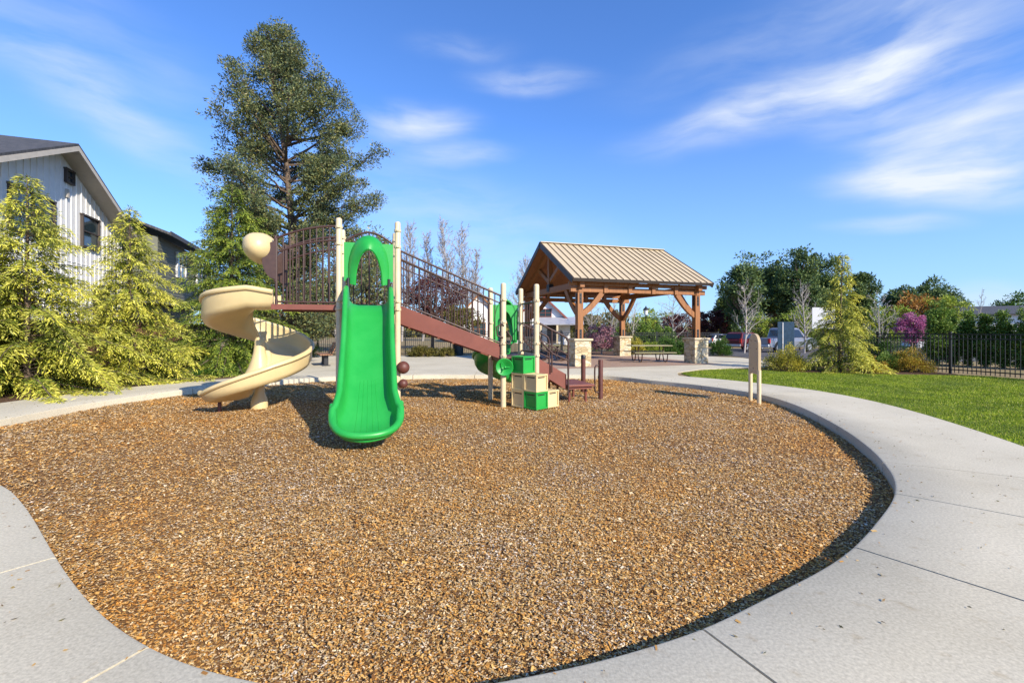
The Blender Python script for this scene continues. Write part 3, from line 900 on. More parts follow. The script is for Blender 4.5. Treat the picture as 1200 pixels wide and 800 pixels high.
# straight green slide
mb = MB(); sts = []
UC = S / 2
def slide_z(s):
    pts = [(0, 1.93), (.12, 1.92), (.30, 1.82), (.55, 1.63), (1.0, 1.27), (1.5, .87), (1.9, .55), (2.2, .33), (2.45, .175), (2.65, .085), (2.85, .04), (3.2, .02)]
    for (a, za), (b, zb) in zip(pts, pts[1:]):
        if s <= b:
            t = (s - a) / (b - a); return za + (zb - za) * t
    return pts[-1][1]
def sm(s): return (slide_z(s - .08) + slide_z(s - .04) + slide_z(s) + slide_z(s + .04) + slide_z(s + .08)) / 5 if s > .08 else slide_z(s)
N = 60; L_ = 3.06
for k in range(N + 1):
    s = L_ * k / N if k < 44 else L_ * 44 / N + (L_ * 16 / N) * math.sin((k - 44) / 16 * math.pi / 2)
    z = sm(s); dz = (sm(min(s + .03, 3.12)) - sm(max(s - .03, 0))) / .06
    up = Vector((0, dz, 1)).normalized()                  # travel is along -v
    if s < 2.15: w = .395 - .03 * min(1, s / 1.2)
    else:
        t = (s - 2.15) / .45; w = .365 + .075 * min(1, t) ** 1.0
    h = .34 - .06 * min(1, s / .5) + .02
    if s > 1.9: h = .30 - .04 * min(1, (s - 1.9) / .5)
    if s > 2.45:
        t = (s - 2.45) / (L_ - 2.45)
        w = .44 * max(0.0, 1 - t ** 2.8) ** .42
        h = .26 - .16 * t ** 1.1
    rt = Vector((1, 0, 0))
    sts.append(section((UC, -.09 - s, z), rt, up, w, h, h))
mb.sweep(sts)
slide = mb.build('slide', M['green'], play, 50)
# rolled front edge of the exit
mb = MB(); pts = []
for k in range(25):
    a = -1 + 2 * k / 24; t = max(0.0, 1 - abs(a) ** 2.38) ** (1 / 2.8)
    t = min(1.0, t); pts.append((UC + .455 * a, -.09 - (2.45 + (L_ - 2.45) * t) - .015, sm(2.45 + (L_ - 2.45) * t) + .26 - .16 * t ** 1.1 - .03))
mb.tube(pts, .048, 12); mb.build('exit_lip', M['green'], slide, 60)
# faint moulded ribs on the slide bed
mb = MB()
for k in range(-2, 3):
    mb.tube([(UC + .055 * k * (1 + .5 * t), -.09 - (1.75 + 1.05 * t), sm(1.75 + 1.05 * t) + .003) for t in [i / 14 for i in range(15)]], .007, 6)
mb.build_each('moulded_rib', M['green'], slide, smooth=60)

def arch_hood(mat, u0, u1, v, zb, zt, parent, face=-1, name='slide_hood'):
    """panel with a domed arch; face -1 looks to -v"""
    mb = MB(); uc = (u0 + u1) / 2; W2 = (u1 - u0) / 2; n = 18
    wi = W2 * .60; wo = W2 * .92
    zs = zb; hi = (zt - zb) * .76
    inner = []; outer = []
    for k in range(n + 1):
        a = math.pi * k / n
        c = -math.cos(a); s_ = math.sin(a)
        inner.append((uc + wi * c * (1 if s_ > .0 else 1), zs + hi * s_ ** .75))
    # flat panel around the arch
    for k in range(n):
        (x0, z0), (x1, z1) = inner[k], inner[k + 1]
        ztop = zt - .06
        mb.slab([(x0, v, z0), (x1, v, z1), (x1, v, max(ztop, z1 + .02)), (x0, v, max(ztop, z0 + .02))], (0, .03, 0))
    mb.slab([(u0, v, zs), (inner[0][0], v, zs), (inner[0][0], v, zt - .06), (u0, v, zt - .06)], (0, .03, 0))
    mb.slab([(inner[-1][0], v, zs), (u1, v, zs), (u1, v, zt - .06), (inner[-1][0], v, zt - .06)], (0, .03, 0))
    # domed rim that swells out at the crown
    st = []
    for k in range(n + 1):
        a = math.pi * k / n; c = -math.cos(a); s_ = math.sin(a)
        o = Vector((uc + (wi + .035) * c, v, zs - .07 * (1 - s_) + (hi + .10) * s_ ** .75)); rad = Vector((c, 0, .25 + s_)).normalized()
        dep = (.08 + .26 * s_ ** 1.5) * face; wd = .10 + .16 * s_ ** 1.2
        ring = []
        # a moulded visor: a curved band from the panel out to a rolled front edge
        A_ = (wd * .72, 0.0); C_ = (wd * .50, dep * .80); B_ = (-wd * .50, dep)
        for inset in (0.0, 1.0):
            run = []
            for q in range(8):
                t = q / 7
                x = (1 - t) ** 2 * A_[0] + 2 * t * (1 - t) * C_[0] + t * t * B_[0]
                y = (1 - t) ** 2 * A_[1] + 2 * t * (1 - t) * C_[1] + t * t * B_[1]
                if inset: x -= .035 * (1 - .3 * t); y -= face * .022 * (t > .05)
                run.append(o + rad * x + Vector((0, y, 0)))
            ring += run if not inset else run[::-1]
        st.append(ring)
    mb.sweep(st)
    return mb.build(name, mat, parent, 50)
arch_hood(M['green'], .09, S - .09, -.02, 2.40, 3.20, play, -1)
mb = MB()
for u in (.17, S - .17):
    mb.cyl((u, -.06, DZ + .2), (u, -.06, 2.45), .03, 10)
mb.build_each('hood_leg', M['black'], play, smooth=40)

# stair from the high deck to the low deck
def lerp(a, b, t): return tuple(x + (y - x) * t for x, y in zip(a, b))
for side, (a, b) in enumerate((((S + .06, .02), (q5[0] - .05, q5[1] + .02)), ((S + .06, S - .02), (q7[0] - .05, q7[1] - .02)))):
    A = Vector((*a, 0)); B = Vector((*b, 0))
    mb = MB()
    mb.slab([A + Vector((0, 0, 1.94)), A + Vector((0, 0, 1.57)), B + Vector((0, 0, .86)), B + Vector((0, 0, 1.16))], (0, .03, 0))
    mb.build('stringer', M['redbrown'], play, bevel=.004)
    mb = MB(); n = 17
    top = lambda t: 3.03 - .86 * t
    bot = lambda t: 1.99 - .80 * t
    off = Vector((0, .015, 0))
    P = lambda t, z: A + (B - A) * t + off + Vector((0, 0, z))
    mb.tube([P(0, top(0)), P(1, top(1))], .021, 8); mb.tube([P(0, top(0) - .16), P(1, top(1) - .16)], .015, 8); mb.tube([P(0, bot(0)), P(1, bot(1))], .016, 8)
    for k in range(n + 1):
        t = k / n; thick = .021 if k in (0, n) else .0115
        mb.cyl(P(t, bot(t) - (.06 if k % 2 == 0 else 0)), P(t, top(t)), thick, 8)
    mb.build('stair_railing', M['brown_rail'], play, 40)
for k in range(6):
    t = (k + .6) / 6.4
    uu = S + .06 + (q5[0] - .05 - S - .06) * t; vv = .05 + (q5[1]) * t; z = 1.80 - .82 * t
    mb = MB(); mb.box((uu, vv + S / 2 - .03, z), (.32, S - .12, .035)); mb.build('step', M['brown'], play, bevel=.004)
# clamps with curled hand grips on the low deck posts
mb = MB()
for (u, v) in (q5,):
    mb.tube([(u - .02, v - .06, 1.30), (u - .14, v - .05, 1.34), (u - .16, v - .05, 1.52), (u - .05, v - .05, 1.58), (u, v - .06, 1.54)], .016, 8)
    mb.tube([(u + .02, v - .06, 1.20), (u + .12, v - .06, 1.16), (u + .16, v - .06, 1.30), (u + .06, v - .06, 1.44)], .016, 8)
mb.build_each('hand_grip', M['brown_rail'], play, smooth=50)
# drums on the high post
mb = MB()
for (z, r) in ((1.04 - MZ * 0 - .32, .125), (.72 - .32, .092)):
    mb.sphere((S + .10, -.10, z), (r, r, r), 22, 14)
mb.build_each('drum', M['brown'], play, smooth=60)
mb = MB()
for z in (.72, .40): mb.bar((S - .02, -.05, z), (S + .06, -.08, z), .05, .04)
mb.build_each('drum_bracket', M['brown_rail'], play)

# second green slide behind the low deck
arch_hood(M['green'], q7[0] + .06, q8[0] - .06, q7[1] + .02, 1.22, 2.10, play, 1)
mb = MB(); sts = []; n = 26
pos = Vector((q7[0] + TU / 2 - .04, q7[1] + .06, 0)); hd = R(128)
for k in range(n + 1):
    t = k / n
    d = Vector((math.cos(hd), math.sin(hd), 0))
    sts.append(section((pos.x, pos.y, D2 - .02 - .78 * min(1, t * 1.05) ** 1.05), (d.y, -d.x, 0), (0, 0, 1), .30, .30 if t < .85 else .30 - (t - .85), .30 if t < .85 else .30 - (t - .85)))
    pos = pos + d * (2.1 / n); hd -= R(125) / n
mb.sweep(sts); mb.build('curved_slide', M['green'], play, 50)

# green talk dish on the low deck post
mb = MB(); Md = Matrix.Rotation(R(90), 3, 'X') @ Matrix.Rotation(R(-18), 3, 'Y')
dc = Vector((q5[0] - .01, q5[1] - .12, .70))
prof = [(.02, .055), (.05, .045), (.10, .025), (.15, -.005), (.172, -.012), (.182, .0), (.178, .02), (.16, .035), (.10, .07), (.04, .095), (.0, .10)]
mb.lathe([(r, -z) for r, z in prof][:-1], dc, 28, Md)
mb.sphere(dc + Vector((0, -.045, 0)), .028, 12, 8)
for k in range(3):
    a = 2 * math.pi * k / 3; mb.bar(dc + Vector((0, -.04, 0)), dc + Vector((.12 * math.cos(a), .0, .12 * math.sin(a))), .018, .018)
mb.build('talk_dish', M['green'], play, 50)
# barrier between the two right posts of the low deck
mb = MB()
mb.tube([(q6[0], q6[1] + .05, 2.06), (q8[0], q8[1] - .05, 2.06)], .018, 8); mb.tube([(q6[0], q6[1] + .05, 1.62), (q8[0], q8[1] - .05, 1.62)], .014, 8); mb.tube([(q6[0], q6[1] + .05, D2 + .08), (q8[0], q8[1] - .05, D2 + .08)], .018, 8)
for k in range(1, 7):
    v = q6[1] + TV * k / 7; mb.cyl((q6[0], v, D2 + .08), (q6[0], v, 2.06), .012, 8)
mb.build('deck_railing', M['brown_rail'], play, 40)

# cube climber
bs = .35
cw = Vector((.456 + .02, 8.86, 0)); clu, clv = to_local(cw.x, cw.y); rb = R(45) - PHI
ea = Vector((math.cos(rb), math.sin(rb), 0)); eb = Vector((-math.sin(rb), math.cos(rb), 0))
def cube(i, j, k, m):
    c = Vector((clu, clv, MZ + .012)) + ea * (bs * (i + .5)) + eb * (bs * (j + .5)) + Vector((0, 0, .345 * (k + .5)))
    s = bs - .008; h = .345 - .006
    Mr = Matrix.Rotation(rb, 3, 'Z')
    def B(p, d): mbx.box(c + Mr @ Vector(p), d, M=Mr)
    mbx = MB(); t = .028
    B((0, 0, 0), (s - .05, s - .05, h - .05))
    for sx in (-1, 1):
        for sy in (-1, 1): B((sx * (s / 2 - t / 2), sy * (s / 2 - t / 2), 0), (t, t, h - 2 * t))
    for sz in (-1, 1):
        for sx in (-1, 1): B((sx * (s / 2 - t / 2), 0, sz * (h / 2 - t / 2)), (t, s - 2 * t, t))
        for sy in (-1, 1): B((0, sy * (s / 2 - t / 2), sz * (h / 2 - t / 2)), (s, t, t))
        B((0, 0, sz * (h / 2 - t / 2 - .004)), (s - 2 * t - .002, s - 2 * t - .002, t - .004))
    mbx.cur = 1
    for (dx, dy) in ((-1, 0), (0, -1), (1, 0), (0, 1)):       # black strip painting the shade inside a moulded hand slot near each side's top
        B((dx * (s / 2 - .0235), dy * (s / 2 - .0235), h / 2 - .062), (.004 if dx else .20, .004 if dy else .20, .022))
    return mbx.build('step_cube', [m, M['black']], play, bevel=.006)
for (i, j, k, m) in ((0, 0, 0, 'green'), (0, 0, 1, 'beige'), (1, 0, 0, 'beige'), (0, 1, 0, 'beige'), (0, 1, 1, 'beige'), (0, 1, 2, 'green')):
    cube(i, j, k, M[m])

# low transfer steps on the right
for v in (q6[1] + .03, q8[1] - .03):
    mb = MB(); A = Vector((q6[0] + .05, v, 0)); B = Vector((q6[0] + .70, v, 0))
    mb.slab([A + Vector((0, 0, .86)), A + Vector((0, 0, .56)), B + Vector((0, 0, .16)), B + Vector((0, 0, .50))], (0, .03, 0)); mb.build('stringer', M['redbrown'], play, bevel=.004)
for k, z in enumerate((.70, .49)):
    mb = MB(); mb.box((q6[0] + .20 + .25 * k, q6[1] + TV / 2, z), (.24, TV - .1, .035)); mb.build('step', M['brown'], play, bevel=.004)
mb = MB(); mb.box((q6[0] + 1.04, q6[1] + TV / 2, .245), (.64, TV, .05)); mb.box((q6[0] + 1.04, q6[1] + TV / 2, .19), (.56, TV - .1, .06))
for (a, b) in ((.84, .2), (1.24, .2), (.84, .86), (1.24, .86)): mb.cyl((q6[0] + a, q6[1] + b, GZ), (q6[0] + a, q6[1] + b, .2), .03, 10)
mb.build('transfer_platform', M['redbrown'], play, bevel=.006)
for v in (q6[1] - .02, q8[1] + .02):
    mb = MB()
    e = q6[0] + .72
    mb.tube([(e, v, GZ + .2), (e, v, 1.20), (e - .03, v, 1.28), (e - .10, v, 1.33), (e - .4, v, 1.47), (q6[0] + .06, v, 1.60)], .021, 10)
    mb.tube([(e, v, .80), (e - .35, v, .95), (q6[0] + .16, v, 1.14), (q6[0] + .08, v, 1.26), (q6[0] + .06, v, 1.34)], .017, 10)
    mb.tube([(q6[0] + .34, v, .55), (q6[0] + .34, v, 1.46)], .017, 8)
    mb.tube([(e, v, .92), (e - .35, v, 1.10), (q6[0] + .14, v, 1.22), (q6[0] + .06, v, 1.20)], .014, 8)
    mb.build('handrail', M['brown_rail'], play, 50)

# grab posts beside the transfer platform
x, y = gp(703.8, 466.5, CH - MZ)
g1 = thing('grab_post', 'brown grab post with a looped side handle standing in the wood chips', 'grab post', (x, y, 0), PHI)
mb = MB(); mb.lathe([(.055, GZ), (.055, .74), (.05, .77), (.0, .775)][:3], (0, 0, 0), 16); mb.build('post', M['brown'], g1, 40)
mb = MB(); mb.tube([(-.05, 0, .64), (-.11, 0, .645), (-.145, 0, .60), (-.15, 0, .5), (-.15, 0, .14), (-.145, 0, .06), (-.11, 0, .02), (-.05, 0, .02)], .018, 10); mb.build('handle', M['brown_rail'], g1, 50)
x, y = gp(683.5, 458.5, CH - MZ)
g2 = thing('support_post', 'short brown post with a black cap behind the low platform', 'post', (x, y, 0), 0)
mb = MB(); mb.lathe([(.06, GZ), (.06, .72)], (0, 0, 0), 16); mb.build('post', M['brown'], g2, 40)
mb = MB(); mb.lathe([(.062, .72), (.062, .80), (.05, .82)], (0, 0, 0), 16); mb.build('cap', M['black'], g2, 40)

# free-standing play panel, seen from the back
A = np.array(gp(879.5, 468.8, CH - MZ)); B = np.array(gp(889.5, 473, CH - MZ))
mid = (A + B) / 2; dv = B - A; ang = math.atan2(dv[1], dv[0]); hw = np.linalg.norm(dv) / 2
pp = thing('activity_board', 'tan round-topped play panel on two cream posts near the kerb', 'play panel', (mid[0], mid[1], 0), ang)
for s in (-1, 1):
    mb = MB(); mb.cyl((s * (hw - .0), 0, GZ), (s * hw, 0, .60), .042, 14); mb.build('post', M['cream'], pp, 40)
mb = MB(); w = hw + .03; zb = .50; zs = 1.15
pts = [(-w, -.03, zb), (w, -.03, zb), (w, -.03, zs)] + [(w * math.cos(math.pi * k / 16), -.03, zs + .23 * math.sin(math.pi * k / 16)) for k in range(1, 16)] + [(-w, -.03, zs)]
mb.slab(pts, (0, .06, 0)); mb.build('panel', M['tan_panel'], pp, bevel=.008)
mb = MB()
for (a, z) in ((-.12, 1.22), (.12, 1.22), (-.2, 1.05), (.2, 1.05), (0, .62)):
    mb.cyl((a, -.036, z), (a, .036, z), .012, 8)
mb.build_each('bolt', M['brown_rail'], pp)

# ------------------------------------------------------------------ timber shelter
sh = thing('picnic_shelter', 'open timber picnic shelter with tan metal roof on stone pillars', 'shelter', (FL[0], FL[1], 0), t18)
SA, SB = 5.78, 6.14
for (a, b) in ((0, 0), (SA, 0), (0, SB), (SA, SB)):
    mb = MB(); mb.slab([(a - .36, b - .36, -.03), (a + .36, b - .36, -.03), (a + .36, b + .36, -.03), (a - .36, b + .36, -.03)], (0, 0, 1.06))
    st = mb.build('pillar', M['stone'], sh, bevel=.015)
    mb = MB(); mb.box((a, b, 1.075), (.84, .84, .09)); mb.build('pillar_cap', M['stonecap'], st, bevel=.012)
    mb = MB(); mb.box((a, b, 2.20), (.25, .25, 2.16)); po = mb.build('post', M['timber'], sh, bevel=.01)
    for z in (1.30, 2.75):
        mb = MB()
        for (dx, dy) in ((0, -.13), (0, .13), (-.13, 0), (.13, 0)):
            mb.box((a + dx, b + dy, z), (.10 if dx == 0 else .014, .10 if dy == 0 else .014, .38 if z < 2 else .42))
        for dz in (-.13, 0, .13):
            for (dx, dy) in ((0, -.145), (0, .145), (-.145, 0), (.145, 0)): mb.box((a + dx, b + dy, z + dz), (.035, .035, .035))
        mb.build('bracket', M['steel'], po)
def sbeam(p, q, w, h, name='beam', m='timber'):
    mb = MB(); mb.bar(p, q, w, h); return mb.build(name, M[m], sh, bevel=.008)
EZ = 3.02
for b in (0, SB):
    sbeam((-.42, b, EZ + .10), (SA + .42, b, EZ + .10), .18, .20)
    sbeam((-.50, b - .06 if b == 0 else b + .06, 3.36), (SA + .50, b - .06 if b == 0 else b + .06, 3.36), .12, .16)
    sg = -1 if b == 0 else 1
    for k in range(6):
        a = SA * k / 5
        mb = MB(); mb.box((a, b + sg * .02, 3.27 - .06), (.17, .26, .42)); mb.build('rafter_block', M['timber'], sh, bevel=.006)
for a in (0, SA):
    sbeam((a, -.30, EZ + .30), (a, SB + .30, EZ + .30), .20, .26, 'tie_beam')
    sbeam((a, SB / 2, EZ + .42), (a, SB / 2, 5.25), .20, .20, 'king_post')
    for s in (-1, 1):
        sbeam((a, SB / 2 + s * .1, EZ + .75), (a, SB / 2 + s * 1.45, 4.48), .15, .18, 'strut')
        sbeam((a, SB / 2 + s * .02, 5.28), (a, SB / 2 + s * (SB / 2 + .30), 3.47), .18, .20, 'principal_rafter')
    mb = MB(); mb.box((a, SB / 2, EZ + .42), (.24, .30, .34)); mb.build('bracket', M['steel'], sh)
for k in range(1, 5):
    for s in (-1, 1):
        sbeam((SA * k / 5, SB / 2 + s * .02, 5.33), (SA * k / 5, SB / 2 + s * (SB / 2 + .36), 3.47), .09, .14, 'rafter', 'timber_dark')
sbeam((-.5, SB / 2, 5.36), (SA + .5, SB / 2, 5.36), .14, .24, 'ridge_beam')
def brace(base, dirv):
    """curved knee brace from post to beam"""
    mb = MB(); d = Vector(dirv); pts = []
    n = 8
    for k in range(n + 1):
        t = k / n
        # gently arched
        p0 = Vector((base[0], base[1], 0)) + d * (.10 + (.98 if abs(d.x) > .5 else 1.16) * t) + Vector((0, 0, 2.10 + (.98 if abs(d.x) > .5 else 1.16) * t + .10 * math.sin(math.pi * t) * -1))
        pts.append(p0)
    side = Vector((-d.y, d.x, 0)); st = []
    for k, p in enumerate(pts):
        t = (pts[min(k + 1, n)] - pts[max(k - 1, 0)]).normalized(); nn = t.cross(side).normalized()
        st.append([p + side * (.075 * i) + nn * (.11 * j) for i, j in ((-1, -1), (1, -1), (1, 1), (-1, 1))])
    mb.sweep(st); mb.build('brace', M['timber'], sh, bevel=.006)
for (a, b) in ((0, 0), (SA, 0), (0, SB), (SA, SB)):
    brace((a, b), (1 if a == 0 else -1, 0, 0)); brace((a, b), (0, 1 if b == 0 else -1, 0))
# roof: two slopes, decking below and standing-seam metal above
ov = .52; RZ = 5.58; ez = 3.52
for s in (-1, 1):
    eb_ = SB / 2 + s * (SB / 2 + ov); rb_ = SB / 2
    x0, x1 = -ov, SA + ov
    nrm = Vector((0, s * (RZ - ez), SB / 2 + ov)).normalized()
    mb = MB()
    lo = [Vector((x0, rb_, RZ)), Vector((x1, rb_, RZ)), Vector((x1, eb_, ez)), Vector((x0, eb_, ez))]
    mb.slab([p - nrm * .12 for p in lo], nrm * .065)
    mb.build('roof_decking', M['timber_dark'], sh)
    mb = MB(); mb.slab([p - nrm * .05 for p in lo], nrm * .05)
    rf = mb.build('roof', M['roofmetal'], sh)
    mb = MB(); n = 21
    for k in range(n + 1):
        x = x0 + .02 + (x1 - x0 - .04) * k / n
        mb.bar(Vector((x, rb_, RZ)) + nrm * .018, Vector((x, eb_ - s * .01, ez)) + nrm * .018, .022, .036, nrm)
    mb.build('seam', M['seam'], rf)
    mb = MB()
    for x in (x0 - .012, x1 + .012): mb.bar(Vector((x, rb_, RZ)) - nrm * .10, Vector((x, eb_, ez)) - nrm * .10, .024, .22, nrm)
    mb.bar(Vector((x0, eb_ + s * .013, ez)) - nrm * .06, Vector((x1, eb_ + s * .013, ez)) - nrm * .06, .024, .13, nrm)
    mb.build('fascia', M['trim'], rf)
mb = MB(); mb.bar((-ov, SB / 2, RZ + .012), (SA + ov, SB / 2, RZ + .012), .26, .03); mb.build('ridge_cap', M['roofmetal'], sh)

# ------------------------------------------------------------------ picnic tables, bench, bin, lamp, signs
M['tabletop'] = mat_wood('weathered_slats', (.17, .16, .085), (.29, .26, .14), (.15, 2, 1), 8, .7)
M['greenbin'] = mat_simple('dark_bin', (.02, .028, .03), .5, .1, 5)
def picnic_table(loc, rz, label, group):
    t = thing('picnic_table', label, 'picnic table', loc, rz, group)
    mb = MB()
    for k in range(5): mb.box((0, -.32 + .16 * k, .745), (1.9, .145, .045))
    mb.build('tabletop', M['tabletop'], t, bevel=.005)
    for s in (-1, 1):
        mb = MB()
        for k in (0, 1): mb.box((0, s * (.66 + .15 * k), .445), (1.9, .135, .045))
        mb.build('seat', M['tabletop'], t, bevel=.005)
    for x in (-.58, .58):
        mb = MB()
        for s in (-1, 1):
            mb.tube([(x, s * .30, .72), (x, s * .22, .60), (x, s * .16, .35), (x, s * .28, .06), (x, s * .46, .03), (x, s * .62, .05), (x, s * .70, .18), (x, s * .74, .42)], .026, 8)
        mb.tube([(x, -.34, .715), (x, .34, .715)], .024, 8); mb.tube([(x, -.18, .40), (x, .18, .40)], .02, 8)
        mb.build('leg', M['brown_rail'], t, 50)
    return t
picnic_table((6.38, 21.15, 0), R(3), 'slatted picnic table between the stone pillars, right side of the shelter', 'picnic tables under the shelter')
c = FL + ax * .35 + bx_ * 3.6
picnic_table((c[0], c[1], 0), R(80), 'slatted picnic table behind the front stone pillar, left side of the shelter', 'picnic tables under the shelter')

x, y = gp(379, 427.5)
bn = thing('park_bench', 'brown slatted park bench on black posts at the plaza edge', 'bench', (x, y, 0), R(-62))
M['benchwood'] = mat_wood('bench_slats', (.22, .10, .045), (.34, .17, .08), (.2, 2, 2), 6, .6)
mb = MB()
for k in range(5): mb.box((0, -.16 + .10 * k, .455), (1.5, .085, .04))
mb.build('seat', M['benchwood'], bn, bevel=.004)
mb = MB()
for k in range(4):
    z = .56 + .11 * k; mb.bar((-.75, .30 + .055 * k, z), (.75, .30 + .055 * k, z), .035, .09, (0, .45, .9))
mb.build('backrest', M['benchwood'], bn, bevel=.004)
for sx in (-.5, .5):
    mb = MB(); mb.box((sx, .06, .22), (.09, .16, .43)); mb.box((sx, .06, .012), (.16, .32, .02)); mb.bar((sx, .24, .42), (sx, .44, .92), .05, .03, (1, 0, 0)); mb.bar((sx, -.2, .425), (sx, .28, .425), .05, .03); mb.build('leg', M['black'], bn)

x, y = gp(537, 416.2)
tb = thing('trash_bin', 'dark round trash bin beside the black fence', 'bin', (x, y, 0))
mb = MB(); mb.lathe([(.26, -.03), (.30, .05), (.31, .85), (.32, .90), (.30, .92)], (0, 0, 0), 20); mb.build('body', M['greenbin'], tb, 40)
mb = MB(); mb.lathe([(.33, .92), (.33, .96), (.22, 1.08), (.10, 1.12)], (0, 0, 0), 20); mb.build('lid', M['black'], tb, 40)

lp = thing('street_lamp', 'black post lamp with a lantern head beyond the shelter', 'street lamp', (10.6, 36, fall(10.6, 36) - .03))
mb = MB(); mb.lathe([(.16, 0), (.16, .35), (.09, .42), (.06, .6), (.05, 2.9), (.08, 2.95)], (0, 0, 0), 12); mb.build('pole', M['black'], lp, 40)
mb = MB(); mb.lathe([(.10, 2.95), (.19, 3.32), (.18, 3.33)], (0, 0, 0), 8); mb.build('lantern_glass', M['offwhite'], lp)
mb = MB(); mb.lathe([(.24, 3.33), (.20, 3.42), (.06, 3.56), (.03, 3.66)], (0, 0, 0), 8); mb.build('lamp_cap', M['black'], lp, 40)

# signs
M['signblue'] = mat_simple('dark_blue_sign', (.022, .055, .10), .45, .2, 12)
sx_, sy_ = (921 - 600) / F * 19.2, 19.2
bs_ = thing('park_sign', 'dark blue upright notice board behind the golden shrub', 'sign', (sx_, sy_, 0), R(-16))
mb = MB(); mb.box((0, 0, 1.13), (.62, .05, 1.36)); mb.build('board', M['signblue'], bs_, bevel=.004)
for s in (-1, 1):
    mb = MB(); mb.box((s * .24, .0, .22), (.07, .045, .5)); mb.build('post', M['black'], bs_)
mb = MB(); mb.box((-.12, -.032, 1.13), (.03, .016, 1.30)); mb.build('trim_strip', M['white'], bs_)
ws_ = thing('white_board', 'blank white board on a grey post behind the right golden cedar', 'sign', ((965 - 600) / F * 24, 24, 0), R(-20))
mb = MB(); mb.box((0, 0, 2.10), (1.02, .04, 1.12)); mb.build('board', M['white'], ws_, bevel=.004)
mb = MB(); mb.box((.0, .045, 1.1), (.09, .05, 2.3)); mb.build('post', M['steel'], ws_)

# hydrant
x, y = (873 - 600) / F * 37, 37
hy = thing('fire_hydrant', 'small red fire hydrant at the car park edge', 'hydrant', (x, y, fall(x, y)))
M['red'] = mat_simple('red_paint', (.32, .02, .015), .45, .1, 8)
mb = MB(); mb.lathe([(.17, 0), (.17, .06), (.11, .08), (.11, .55), (.15, .57), (.15, .62), (.12, .72), (.05, .80), (.03, .84)], (0, 0, 0), 14); mb.build('body', M['red'], hy, 40)
mb = MB(); mb.cyl((-.20, 0, .44), (.20, 0, .44), .055, 10); mb.cyl((0, 0, .40), (0, -.20, .40), .07, 10); mb.build('outlet', M['red'], hy, 40)

